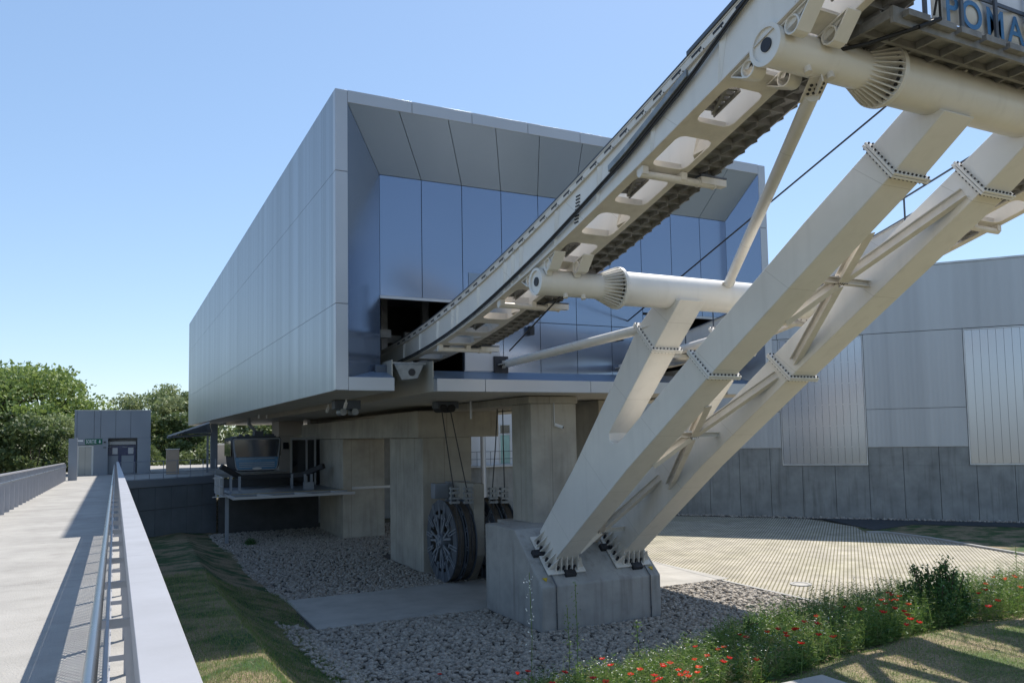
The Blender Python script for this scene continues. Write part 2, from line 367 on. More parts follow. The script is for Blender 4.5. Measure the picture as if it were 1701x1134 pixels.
# ---- stones (numpy)
def ico(sub):
    bm = bmesh.new(); bmesh.ops.create_icosphere(bm, subdivisions=sub, radius=1.)
    v = np.array([x.co[:] for x in bm.verts]); f = np.array([[q.index for q in p.verts] for p in bm.faces]); bm.free(); return v, f
def scatter_mesh(name, m, pts, sizes, sub, flat=(.55, .8), smooth=True):
    v0, f0 = ico(sub); n = len(pts); nv = len(v0)
    protos = []
    for k_ in range(10):
        q = v0*RNG.uniform(.75, 1.25, 3)[None]; dv = RNG.normal(0, 1, (4, 3))
        for d_ in dv: q = q*(1+.09*np.sin(2.3*(v0@d_))[:, None])
        protos.append(q)
    V = np.empty((n, nv, 3), np.float32)
    for i in range(n):
        a = RNG.uniform(0, 2*PI); c, s_ = math.cos(a), math.sin(a); tl = RNG.normal(0, .3)
        q = protos[i % 10]*np.array([1, 1, RNG.uniform(*flat)])
        ct, st = math.cos(tl), math.sin(tl)
        q = q@np.array([[1,0,0],[0,ct,st],[0,-st,ct]])@np.array([[c,s_,0],[-s_,c,0],[0,0,1]])
        V[i] = q*sizes[i]+pts[i]
    Fc = (f0[None]+(np.arange(n)*nv)[:, None, None]).reshape(-1, 3)
    me = bpy.data.meshes.new(name); me.vertices.add(n*nv); me.vertices.foreach_set('co', V.ravel())
    me.loops.add(Fc.size); me.loops.foreach_set('vertex_index', Fc.ravel().astype(np.int32))
    me.polygons.add(len(Fc)); me.polygons.foreach_set('loop_start', (np.arange(len(Fc))*3).astype(np.int32))
    me.update(calc_edges=True); me.validate()
    if smooth: me.polygons.foreach_set('use_smooth', np.ones(len(Fc), bool))
    me.materials.append(m); o = bpy.data.objects.new(name, me); COL.objects.link(o); return o
pts = []; sz = []
def okstone(x, y):
    if 26.25 < y < 31.65 and x > 5.95: return False
    if 12.0 < x < 16.8 and 22.2 < y < 31: return False
    if 12.6 < x < 15.2 and 34.6 < y < 41.3: return False
    return True
while len(pts) < 22000:
    y = 15.6+(26.3-15.6)*random.random(); x = 5.15+17.4*random.random() if random.random() > .03 else random.uniform(4.6, 5.8)
    if okstone(x, y):
        s_ = random.choice((.035, .05, .06, .075, .095))*random.uniform(.8, 1.15); zz = max(0, bank_z(x, y)) if x < 6.4 else 0
        pts.append((x, y, zz+s_*random.uniform(.1, .55))); sz.append(s_)
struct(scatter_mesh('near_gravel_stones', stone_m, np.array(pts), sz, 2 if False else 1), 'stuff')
pts = []; sz = []
while len(pts) < 17000:
    y = 31.6+25*random.random()**1.3; x = random.uniform(5.5, 19)
    if okstone(x, y): s_ = random.uniform(.045, .1); pts.append((x, y, s_*.3)); sz.append(s_)
for i in range(900):
    p = W(random.uniform(-18, 30), random.uniform(.05, .8)); s_ = random.uniform(.06, .13); pts.append((p[0], p[1], .05+s_*.3)); sz.append(s_)
struct(scatter_mesh('far_gravel_stones', stone_m, np.array(pts), sz, 1), 'stuff')

# ================================================================== HALL (large building on the right)
hall = thing('industrial_hall', 'long pale clad hall with grey precast concrete base and ribbed glazed bays', 'building')
def hbox(mb, s0, s1, o0, o1, z0, z1):
    p = [W(s0, o0), W(s1, o0), W(s1, o1), W(s0, o1)]
    return mb.prism([(q[0], q[1]) for q in p], 'z', z0, z1)
S0, S1 = -6.0, 36
m_ = MB(); hbox(m_, S0, S1, -25, -.32, 0, 17.2); m_.build('hall_core', dark_in, hall)
m_ = MB()
jx = [-5.96+2.18*i for i in range(20)]
for a, b in zip(jx[:-1], jx[1:]):
    hbox(m_, a+.012, b-.012, -.3, .0, 0, 3.72)
    for c0_, c1_ in ((-6, 7.96), (13.66, 19.8), (25.5, 31.3)):
        e0, e1 = max(a+.012, c0_), min(b-.012, c1_)
        if e1-e0 > .05: hbox(m_, e0, e1, -.3, .0, 3.72, 4.99)
m_.build('concrete_base', hall_cc, hall, bevel=.012)
m_ = MB()
cols = [(-6, 1.5), (1.5, 7.96), (13.66, 19.8), (25.5, 31.3)]
for a, b in cols:
    for z0, z1 in ((5.03, 7.59), (7.62, 12.86)): hbox(m_, a+.01, b-.01, -.28, .03, z0, z1)
for a, b in ((-6, 1.5), (1.5, 7.9), (7.93, 36)): hbox(m_, a, b, -.28, .03, 12.9, 17.35)
m_.build('metal_cladding', hall_cl, hall)
m_ = MB(); hbox(m_, S0, S1, -.32, .08, 17.37, 17.5)
for a, b in cols: hbox(m_, a, b, -.25, .05, 4.995, 5.025)
m_.build('edge_trim', win_fr, hall)
m_ = MB(); hbox(m_, S0, S1, -25, -.33, 17.2, 17.34); m_.build('roof', grey_dk, hall)
for (a, b) in ((8.0, 13.62), (19.84, 25.46), (31.34, 36)):
    wb = MB(); n = 12
    for i in range(n):
        x0 = a+.06+(b-a-.12)*i/n; x1 = a+.06+(b-a-.12)*(i+1)/n; hbox(wb, x0+.008, x1-.008, -.2, .0, 3.84, 12.76)
    win = wb.build('glazed_bay', hall_gl, hall)
    fr = MB(); hbox(fr, a-.02, a+.05, -.2, .07, 3.74, 12.85); hbox(fr, b-.05, b+.02, -.2, .07, 3.74, 12.85); hbox(fr, a+.05, b-.05, -.2, .07, 3.74, 3.83); hbox(fr, a+.05, b-.05, -.2, .05, 12.77, 12.85)
    fr.build('frame', win_fr, win)
    tr = MB()
    for z in (5.0, 6.5, 8.0, 9.5, 11.0): hbox(tr, a+.05, b-.05, -.24, -.21, z, z+.05)
    tr.build('rail', win_fr, win)
rooted(hall, W(8))

# ================================================================== STATION BOX
st = thing('cable_car_station', 'big white metal clad box station with recessed mirror front coloured blue for the sky it reflects', 'building')
YR = YF+1.2; XI0, XI1 = 7.69, 22.54; ZI0, ZI1 = 8.44, 14.93; IX0, IX1, IZ0, IZ1 = 6.31, 23.30, 8.09, 16.68
SX0, SX1 = 7.78, 9.2; TX0, TX1 = 19.85, 21.25     # slots for the cabin hangers
# side cladding: three tiers of narrow panels
zt = [ZB, at(555.6, 503, Y=YF)[2], at(554.4, 282, Y=YF)[2], ZT]
for side, x0, x1 in (('l', XL, XL+.12), ('r', XR-.12, XR)):
    m_ = MB(); n = 30; y0 = YF+.03; L_ = (YB-y0)
    for i in range(n):
        a = y0+L_*i/n; b = y0+L_*(i+1)/n
        for z0, z1 in zip(zt[:-1], zt[1:]): m_.box(x0, x1, a+.004, b-.004, z0+.006, z1-.006)
    m_.build('side_cladding', alu_w, st)
    B(x0+.02 if side == 'l' else x0-.1, x1+.1 if side == 'l' else x1-.02, YF+.06, YB-.02, ZB+.03, ZT-.03).build('cladding_backing', fill_m, st)
# outer frame of the front
m_ = MB(); g_ = .008
for z0, z1 in zip(zt[:-1], zt[1:]):
    m_.box(XL-.003, IX0, YF, YF+.3, z0+g_, z1-g_); m_.box(IX1, XR+.003, YF, YF+.3, z0+g_, z1-g_)
n = 8
for i in range(n):
    a = IX0+(IX1-IX0)*i/n; b = IX0+(IX1-IX0)*(i+1)/n; m_.box(a+g_, b-g_, YF, YF+.3, IZ1, ZT)
for a, b in ((IX0+g_, SX0), (SX1, 10.9), (10.9+g_, 15), (15+g_, TX0), (TX1, IX1-g_)): m_.box(a, b-g_, YF, YF+.3, ZB-.003, IZ0)
m_.build('front_frame', alu_trim, st, bevel=.006)
B(XL+.13, XR-.13, YF+.31, YB, ZT-.35, ZT-.06).build('roof', alu_grey, st)
B(XL+.13, XR-.13, YB-.3, YB-.02, ZB+.02, ZT-.4).build('rear_wall', alu_w, st)
# recess: chamfers, back wall panels
def panel(mb, a, b, c, d, th=.05):
    a, b, c, d = map(Vector, (a, b, c, d)); nn = (b-a).cross(d-a).normalized()*th
    mb.add([a, b, c, d, a+nn, b+nn, c+nn, d+nn], [(0,1,2,3),(7,6,5,4),(0,4,5,1),(1,5,6,2),(2,6,7,3),(3,7,4,0)])
yf = YF+.3
m_ = MB()
panel(m_, (IX0, yf-.28, IZ0), (XI0, YR, ZI0), (XI0, YR, ZI1), (IX0, yf-.28, IZ1), -.04)
m_.build('recess_cheek', alu_sky_tint, st, smooth=False); m_ = MB(); panel(m_, (XI1, YR, ZI0), (IX1, yf-.28, IZ0), (IX1, yf-.28, IZ1), (XI1, YR, ZI1), -.04)
m_.build('recess_cheek', alu_sky_tint, st, smooth=False)
edges = [XI0]+[at(x, 330, Y=YR)[0] for x in (700, 767, 832, 893, 953, 1010, 1062, 1112, 1160)]+[XI1]
m_ = MB(); fe = [IX0+(IX1-IX0)*(e-XI0)/(XI1-XI0) for e in edges]
for i in range(len(edges)-1):
    panel(m_, (edges[i]+.012, YR, ZI1+.01), (edges[i+1]-.012, YR, ZI1+.01), (fe[i+1]-.012, yf-.28, IZ1), (fe[i]+.012, yf-.28, IZ1), -.04)
m_.build('recess_ceiling', alu_grey, st, smooth=False)
m_ = MB()
for a, b in ((XI0, SX0), (SX1, 15.0), (15.02, TX0), (TX1, XI1)):
    def fx(x): return IX0+(IX1-IX0)*(x-XI0)/(XI1-XI0) if a == XI0 and x == XI0 or x == XI1 else x
    panel(m_, (fx(a), yf-.28, IZ0-.01), (fx(b), yf-.28, IZ0-.01), (b, YR, ZI0), (a, YR, ZI0), -.04)
m_.build('recess_sill', alu_grey, st, smooth=False)
zo = at(631, 495, Y=YR)[2]; zl = at(900, 536, Y=YR)[2]
OP = [(XI0, 10.62, zo), (18.6, 21.9, zo)]; nich = (at(774, 450, Y=YR), at(812, 450, Y=YR))
m_ = MB()
for i in range(len(edges)-1):
    a, b = edges[i]+.012, edges[i+1]-.012
    def put(z0, z1, a=a, b=b):
        if b-a > .05 and z1-z0 > .05: m_.box(a, b, YR, YR+.06, z0, z1)
    cuts = [(max(a, o[0]), min(b, o[1]), o[2]) for o in OP if min(b, o[1])-max(a, o[0]) > .05]
    if cuts:
        c = cuts[0]; put(c[2]+.1, ZI1-.01)
        if c[0]-a > .05: put(ZI0, c[2], a, c[0])
        if b-c[1] > .05: put(ZI0, c[2]+.085, c[1], b)
    else: put(ZI0, zl-.012); put(zl+.012, ZI1-.01)
m_.build('recess_panel', alu_sky_tint, st, smooth=False)
m_ = MB(); m_.box(XI0, 10.6, YR-.02, YR+.1, zo, zo+.09); m_.box(18.6, 21.9, YR-.02, YR+.1, zo, zo+.09); m_.build('opening_lintel', alu_trim, st)
# backing behind the joints (dark), leaving the openings free
m_ = MB()
for a, b, z0, z1 in ((XI0, XI1, zo+.12, ZI1), (10.64, 18.58, ZI0, zo+.1), (21.92, XI1, ZI0, zo+.1)): m_.box(a, b, YR+.08, YR+.14, z0, z1)
m_.build('panel_backing', fill_m, st)
nz = at(780, 453, Y=YR)
nb = MB(); nb.box(nz[0]-.05, nz[0]+1.1, YR-.03, YR-.003, nz[2]-1.5, nz[2]); nh = nb.build('hatch_panel', alu_grey, st, bevel=.01)
wp = at(800, 590, Y=YR); B(10.68, 12.0, YR-.05, YR-.003, ZI0+.03, ZI0+1.0).build('access_panel', alu_trim, st)
# machinery hall behind the openings
m_ = MB(); m_.box(XL+.2, XR-.2, 60, 60.2, ZB+.4, ZT-.4); m_.box(XL+.16, XL+.2, YR+.2, 60, ZB+.4, ZT-.4); m_.box(XR-.2, XR-.16, YR+.2, 60, ZB+.4, ZT-.4); m_.build('interior_wall', dark_in, st)
m_ = MB()
for x, y in ((8.1, 27.5), (9.0, 29), (10.3, 28), (8.5, 31), (19.2, 28), (21, 29)): m_.box(x, x+.25, y, y+.25, ZB+.45, ZB+4.2); m_.box(x-.6, x+.9, y+.3, y+.5, ZB+2.2, ZB+2.5)
m_.build('machine_frame', galv, st)
# soffit with the two hanger slots
m_ = MB()
for a, b in ((XL+.02, SX0), (SX1, TX0), (TX1, XR-.02)): m_.box(a, b, YF+.31, YB-.05, ZB, ZB+.42)
m_.build('soffit', soffit_m, st)
m_ = MB()
for xa in (SX0+.004, SX1-.034, TX0+.004, TX1-.034): m_.box(xa, xa+.03, YF+.31, YB-1, ZB+.004, ZB+1.0)
m_.build('slot_lining', soffit_m, st)
m_ = MB()
for px, py in ((545, 675), (575, 667)):
    p = at(px, py, Z=ZB-.1); m_.cyl((p[0], p[1], ZB-.005), (p[0], p[1], ZB-.14), .03, 8); m_.cyl((p[0], p[1], ZB-.14), (p[0]-.08, p[1]-.1, ZB-.34), .06, 12)
for px, py in ((430, 690), (443, 690)):
    p = at(px, py, Z=ZB-.05); m_.cyl((p[0], p[1], ZB-.005), (p[0], p[1], ZB-.2), .045, 10)
m_.build('spotlight', white_s, st)
m_ = MB(); p = at(782, 665, Z=ZB); m_.cyl((p[0], p[1], ZB-.005), (p[0], p[1], ZB-.75), .05, 10); p = at(993, 672, Z=ZB); m_.cyl((p[0], p[1], ZB-.005), (p[0], p[1], ZB-.5), .05, 10); m_.build('downpipe', alu_trim, st)
rooted(st, (14.8, YF, 7.68))

# ---- concrete piers
def pier(label, x0, x1, y0, y1, z0, z1, cross=None, grp='concrete piers under the station'):
    t = thing('concrete_pier', label, 'pier', grp)
    B(x0, x1, y0, y1, z0, z1).build('shaft', conc, t, bevel=.03)
    if cross:
        for c in cross: B(*c).build('crosshead', conc, t, bevel=.03)
    return rooted(t, ((x0+x1)/2, (y0+y1)/2, z0))
pier('broad concrete pier with crosshead behind the rope drums', 12.7, 15.15, 34.7, 39.6, -.3, 6.2, [(12.45, 16.57, 34.6, 41.4, 6.2, ZB-.25)])
pier('concrete pier holding the dark longitudinal beam beside the cabin platform', 12.75, 15.45, 49.3, 55.5, -.3, 6.2, [(12.6, 15.4, 41.45, 61, 6.22, ZB-.35)])
pier('slender concrete pier standing on top of the pylon plinth', 13.57, 15.5, 25.58, 27.17, 3.0, ZB-.3, [(13.5, 15.6, 25.62, 34.5, ZB-.3, ZB-.02)])
pier('rear concrete pier beneath the far side of the station box', 18.2, 20.2, 28.2, 30.2, 0, ZB-.02)

# small things on the piers
cc = thing('security_camera', 'small white security camera hanging on a conduit by the front pier', 'camera')
p = at(922, 712, Y=25.5); q = at(921, 668, Y=25.5)
MB().cyl((p[0], 25.55, q[2]), (p[0], 25.55, p[2]+.2), .018, 8).build('conduit', alu_trim, cc)
MB().cyl((p[0], 25.5, p[2]+.16), (p[0]+.22, 25.3, p[2]+.05), .06, 12).build('housing', white_s, cc); MB().cyl((p[0]+.22, 25.3, p[2]+.05), (p[0]+.235, 25.286, p[2]+.043), .045, 12).build('lens', blk_gl, cc)
rooted(cc, (p[0], 25.55, q[2]))
for lb, px, py, Y in (('small black speaker box low on the blue recess wall near the bracket', 882, 549, YR), ('small black speaker box on the blue recess wall above the horizontal strut', 1030, 559, YR)):
    p = at(px, py, Y=Y-.15); t = thing('loudspeaker', lb, 'loudspeaker', 'speaker boxes on the recess wall')
    B(p[0]-.1, p[0]+.1, Y-.24, Y-.08, p[2]-.16, p[2]+.16).build('case', rubber, t, bevel=.01); B(p[0]-.03, p[0]+.03, Y-.08, Y, p[2]-.05, p[2]+.05).build('bracket', galv, t); rooted(t, (p[0], Y, p[2]))

# ================================================================== PYLON
XA = 12.8; LW = .82; XBm = 15.44; XM = (XA+XBm+LW)/2
# plinth
pl = thing('pylon_plinth', 'huge grey concrete plinth with sloping top carrying the white pylon legs', 'plinth')
MB().prism([(22.29, -.3), (22.29, 1.40), (24.17, 3.05), (26.53, 3.05), (26.53, -.3)], 'x', 12.1, 16.72).build('block', conc_p, pl, bevel=.035); B(13.1, 16.7, 26.54, 27.6, -.3, 3.04).build('rear_block', conc_p, pl, bevel=.02)
m_ = MB()
for x in (12.62, 16.28): m_.tube([(x, 22.26, -.1), (x, 22.26, 1.42), (x, 23.0, 2.08)], .02, 8)
m_.build('drain_pipe', steel_h, pl)
for x in (12.35, 16.5):
    c = Vector((x, 22.5, 1.60)); s_ = Vector((0, .751, .659)); nn = Vector((0, -.659, .751))*.012
    a, b, d = c-s_*.09+nn, c+Vector((.1, 0, 0))+s_*.07+nn, c-Vector((.1, 0, 0))+s_*.07+nn
    MB().add([a, b, d, a-nn*.5, b-nn*.5, d-nn*.5], [(0,1,2),(5,4,3),(0,3,4,1),(1,4,5,2),(2,5,3,0)]).build('warning_triangle', yel, pl, smooth=False)
rooted(pl, (14.4, 26, 0))

py_ = thing('cable_car_pylon', 'cream steel pylon with twin forked box legs and two big cross tubes', 'pylon')
def yz(px, q): return at(px, q, X=XA)[1:]
prof = [yz(*p) for p in ((915, 938), (1041, 780), (1179, 623), (1484, 287), (1570, 183))]
prof += [(prof[-1][0]+.62, prof[-1][1]+.42)]
prof += [yz(*p) for p in ((1445, 246), (1335, 370), (1150, 588), (1034, 727))]
prof += [yz(*p) for p in ((1026, 735), (1018, 736), (1012, 731), (1011, 719), (1085, 579), (1130, 497), (1092, 497), (1060, 542), (1016, 641), (951, 780), (897, 881))]
prof += [(prof[-1][0]-.12, 2.45)]
legs = []
for x in (XA, XBm):
    l_ = MB().prism(prof, 'x', x, x+LW).build('leg', cream, py_, bevel=.018); legs.append(l_)
s_ = Vector((0, .751, .659)); nv = Vector((0, -.659, .751))
def slab(mb, c, u, v, wv, a, b, h):     # box centred c, half sizes a,b,h on axes u,v,w
    c = Vector(c); P = [c+u*(i*a)+v*(j*b)+wv*(k_*h) for k_ in (-1, 1) for i, j in ((-1,-1),(1,-1),(1,1),(-1,1))]
    mb.add(P, [(0,3,2,1),(4,5,6,7),(0,1,5,4),(1,2,6,5),(2,3,7,6),(3,0,4,7)])
UX = Vector((1, 0, 0))
for li, x in enumerate((XA, XBm)):
    L = legs[li]
    # base plate, fins and anchor bolts
    c = Vector((x+LW/2, 23.22, 2.22))+nv*.05; m_ = MB(); slab(m_, c, UX, s_, nv, LW/2+.3, .82, .025); L_pl = m_.build('base_plate', cream2, L, bevel=.006)
    m_ = MB(); bt = MB()
    for i in range(6):
        off = -.62+1.24*i/5
        for sx in (-1, 1):
            p0 = c+s_*off+UX*(sx*LW/2)+nv*.025; m_.add([p0-s_*.012, p0+UX*(sx*.27)-s_*.012, p0+nv*.5-s_*.012, p0+s_*.012, p0+UX*(sx*.27)+s_*.012, p0+nv*.5+s_*.012], [(0,1,2),(5,4,3),(0,3,4,1),(1,4,5,2),(2,5,3,0)])
            if i < 5:
                b0 = c+s_*(off+.124)+UX*(sx*(LW/2+.15)); bt.cyl(b0, b0+nv*.16, .045, 8)
    for i in range(5):
        off = -LW/2+LW*i/4
        p0 = c-s_*.42+UX*off+nv*.025; m_.add([p0-UX*.012, p0-s_*.36-UX*.012, p0+nv*.5-UX*.012, p0+UX*.012, p0-s_*.36+UX*.012, p0+nv*.5+UX*.012], [(0,1,2),(5,4,3),(0,3,4,1),(1,4,5,2),(2,5,3,0)])
        if i < 4:
            b0 = c-s_*.65+UX*(off+LW/8); bt.cyl(b0, b0+nv*.16, .045, 8)
    m_.build('stiffener_fin', cream2, L, smooth=False); bt.build('anchor_bolt', bolt_m, L)
    m_ = MB()
    for q in (c-s_*.82+UX*.1, c+s_*.1-UX*(LW/2+.3)):
        slab(m_, q, UX, s_, nv, .2, .12, .08)
    m_.build('anchor_lug', bolt_m, L, bevel=.02)
    # bolted flanges
    fl = MB(); fb = MB()
    for (A1, A2) in (((1150, 588), (1179, 623)), ((1445, 246), (1484, 287)), ((1060, 542), (1085, 579))):
        a = Vector((0, *yz(*A1))); b = Vector((0, *yz(*A2))); v = (a-b).normalized(); ax = UX.cross(v); hh = (a-b).length/2
        c0 = (a+b)/2+UX*(x+LW/2)
        for sgn in (-1, 1):
            fl = MB() if sgn < 0 else fl; slab(fl, c0+ax*(sgn*.03), UX, v, ax, LW/2+.1, hh+.1, .024)
            for e in range(9):
                t = -1+2*e/8
                for q in (UX*(t*(LW/2+.05))+v*(-(hh+.055)), UX*(t*(LW/2+.05))+v*(hh+.055), UX*(-(LW/2+.055))+v*(t*(hh+.05)), UX*(LW/2+.055)+v*(t*(hh+.05))):
                    b0 = c0+q+ax*(sgn*.05); fb.cyl(b0, b0+ax*(sgn*.035), .021, 6)
        fl.build('joint_flange', cream, L, bevel=.005)
    fb.build('flange_bolt', bolt_m, L)
# braces between the legs
xi0, xi1 = XA+LW+.0, XBm
for n_, (cpx, Aend, Bend) in enumerate((((1150, 722), [(1083, 771), (1175, 669)], [(1291, 623), (1112, 807)]), ((1394, 467), [(1302, 533), (1443, 381)], [(1602, 321), (1320, 600)]), ((998, 880), [(960, 915), (1003, 858)], [(1097, 793), (978, 912)]))):
    cpt = Vector(at(*cpx, X=XM)); br = MB(); gs = MB()
    for e in Aend+Bend:
        xx = xi0 if e in Aend else xi1; p = Vector(at(*e, X=xx)); d = (p-cpt); 
        k_ = abs(xx-XM)/abs(d.x) if abs(d.x) > 1e-3 else 1
        ax = UX.cross(d).normalized()
        q0 = cpt+d.normalized()*.1
        # H section: two flanges and a web
        nrm = d.normalized().cross(UX); up = nrm if nrm.length > .1 else Vector((0, 0, 1)); up.normalize()
        side = d.normalized().cross(up).normalized()
        for sg in (-1, 1): br.beam(q0+up*(.1*sg), p+up*(.1*sg), .19, .016, up)
        br.beam(q0, p, .014, .185, up)
    Y_, Z_ = cpt.y, cpt.z
    gs.beam((xi0, Y_, Z_-.06), (xi1, Y_, Z_-.06), .2, .016); gs.beam((xi0, Y_, Z_+.06), (xi1, Y_, Z_+.06), .2, .016); gs.beam((xi0, Y_, Z_), (xi1, Y_, Z_), .014, .11)
    b_ = br.build('cross_brace', cream2, py_, smooth=False); gs.build('gusset', cream2, b_, smooth=False)
    bb = MB()
    for i in range(-2, 3):
        for j in (-1, 1): bb.cyl((XM+.07*i-.02, Y_-.06+.05*j, Z_-.085), (XM+.07*i-.02, Y_-.06+.05*j, Z_-.068), .016, 6)
    bb.build('bolt', bolt_m, b_)
# cross tubes
YU, YL_ = 8.8, 16.42
zu = at(1277, 76, Y=YU)[2]; zlw = at(893, 468, Y=YL_)[2]
xu = at(1270, 72, Y=YU)[0]; xl = at(889, 468, Y=YL_)[0]
tubes = []
for (Y_, Z_, x_0, xf, nm) in ((YU, zu, xu, at(1462, 125, Y=YU)[0], 'u'), (YL_, zlw, xl, at(1024, 478, Y=YL_)[0], 'l')):
    RS, RB, RF = .31, .43, .53
    m_ = MB(); xr0 = 2*XM-x_0; xfr = 2*XM-xf
    m_.cyl((x_0+.04, Y_, Z_), (xf, Y_, Z_), RS, 48).cyl((xfr, Y_, Z_), (xr0-.04, Y_, Z_), RS, 48); m_.cyl((xf, Y_, Z_), (xfr, Y_, Z_), RB, 56)
    T = m_.build('cross_tube', cream, py_); tubes.append(T)
    m_ = MB(); m_.ring((x_0, Y_, Z_), (x_0+.1, Y_, Z_), RS+.02, RS-.05, 40); m_.ring((xr0-.1, Y_, Z_), (xr0, Y_, Z_), RS+.02, RS-.05, 40); m_.build('end_collar', cream, T)
    MB().cyl((x_0+.02, Y_, Z_), (x_0+.039, Y_, Z_), .11, 24).build('end_opening', bolt_m, T)
    m_ = MB()
    for xx, sg in ((xf, -1), (xfr, 1)):
        m_ = MB(); m_.ring((xx, Y_, Z_), (xx+sg*.045, Y_, Z_), RF, RS-.02, 56); m_.ring((xx-sg*.05, Y_, Z_), (xx-sg*.003, Y_, Z_), RF, RB-.02, 56); m_.build('tube_flange', cream, T, bevel=.004)
    bb = MB()
    for xx, sg in ((xf, -1), (xfr, 1)):
        m_ = MB()
        for i in range(30):
            t = 2*PI*i/30; rd = Vector((0, math.cos(t), math.sin(t))); tg = Vector((0, -math.sin(t), math.cos(t)))*.009
            c0 = Vector((xx+sg*.045, Y_, Z_)); a, b, d, e = c0+rd*(RS-.01), c0+rd*(RF-.02), c0+rd*(RS+.01)+UX*(sg*.52), c0+rd*(RF-.02)+UX*(sg*.05)
            m_.add([a-tg, b-tg, e-tg, d-tg, a+tg, b+tg, e+tg, d+tg], [(0,1,2,3),(7,6,5,4),(0,4,5,1),(1,5,6,2),(2,6,7,3),(3,7,4,0)])
            t += PI/30; rd = Vector((0, math.cos(t), math.sin(t))); b0 = c0+rd*(RF-.085); bb.cyl(b0, b0+UX*(sg*.04), .026, 8)
            if i % 2 == 0: b1 = Vector((xx-sg*.05, Y_, Z_))+rd*(RF-.04); bb.cyl(b1, b1-UX*(sg*.02), .016, 6)
        m_.build('stiffener_fin', cream, T, smooth=False)
    bb.build('flange_bolt', bolt_m, T)
    m_ = MB()
    for dx in (.75, 1.25): m_.cyl((x_0+dx, Y_-.12, Z_-RS+.06), (x_0+dx, Y_-.15, Z_-RS-.06), .06, 14)
    m_.build('tube_socket', cream2, T)
# round struts with bolted end plates
def strut(p0, p1, r, nm='diagonal_strut', e0=None, e1=None):
    p0, p1 = Vector(p0), Vector(p1); d = (p1-p0).normalized(); m_ = MB().cyl(p0+d*.45, p1-d*.45, r, 28)
    o = m_.build(nm, cream, py_); q = MB(); bb = MB()
    for p, sg in ((p0, 1), (p1, -1)):
        side = d.cross(UX).normalized(); wd = UX-d*UX.dot(d); wd.normalize()
        slab(q, p+d*(sg*.28), wd, side, d, .17, .012, .34); slab(q, p+d*(sg*.1), wd, side, d, .012, .13, .2)
        for i in (-1, 0, 1):
            for j in range(4):
                b0 = p+d*(sg*(.14+.115*j))+wd*(i*.095)
                for s2 in (-1, 1): bb.cyl(b0+side*(s2*.012), b0+side*(s2*.035), .026, 8)
    q.build('end_plate', cream2, o); bb.build('bolt', bolt_m, o); return o
strut(at(1205, 482, Y=YL_), (at(1362, 143, Y=YU)[0], YU, zu-RS+.0), .125)
pr = Vector((at(1645, 135, Y=YU)[0], YU, zu+RB-.1)); strut(pr, (xu+1.0, 1.6, at(1645, 135, Y=YU)[2]+2.6), .125)
pe = at(833, 606, Y=YR-.1); strut((pe[0], YR-.05, pe[2]), (XA+.2, YL_+.5, at(1085, 535, Y=YL_+.3)[2]), .14)
strut((XM*2-pe[0], YR-.05, pe[2]), (XBm+LW-.2, YL_+.5, at(1085, 535, Y=YL_+.3)[2]), .14)
m_ = MB(); m_.box(pe[0]-.28, pe[0]+.25, YR-.14, YR-.01, pe[2]-.3, pe[2]+.3); m_.build('wall_socket', bolt_m, py_)
rooted(py_, (XM, 23.2, 2.2))

# ================================================================== TRACKS
TX = 8.95; TW = 1.1
topp = [at(*q, X=TX)[1:] for q in ((1233, 0), (1190, 47), (1100, 150), (1030, 228), (965, 300), (905, 362), (850, 415), (800, 462), (760, 497), (700, 545), (640, 582))]
botp = [at(*q, X=TX)[1:] for q in ((1220, 104), (1154, 175), (1066, 273), (1000, 341), (956, 380), (907, 429), (857, 470), (793, 526), (726, 568), (640, 613))]
tp = sorted([(-9, 19.9), (-4, 17.75), (0, 16.15), (3, 15.05), (6, 14.1)]+list(topp)+[(34, 9.15)])
bp_ = sorted([(-9, 18.95), (-4, 16.8), (0, 15.2), (3, 14.1), (6, 13.15)]+list(botp)+[(34, 8.4)])
def smooth_interp(pts):
    xs = np.array([p[0] for p in pts]); ys = np.array([p[1] for p in pts]); co = np.polyfit((xs-12)/20, ys, 6)
    return lambda y: float(np.polyval(co, (y-12)/20))
ztop = smooth_interp(tp); zbot = smooth_interp(bp_)
def path(y0, y1, n, lo, hi): return [(y, lo(y), hi(y)) for y in np.linspace(y0, y1, n)]
Y0, Y1 = -8.5, 33
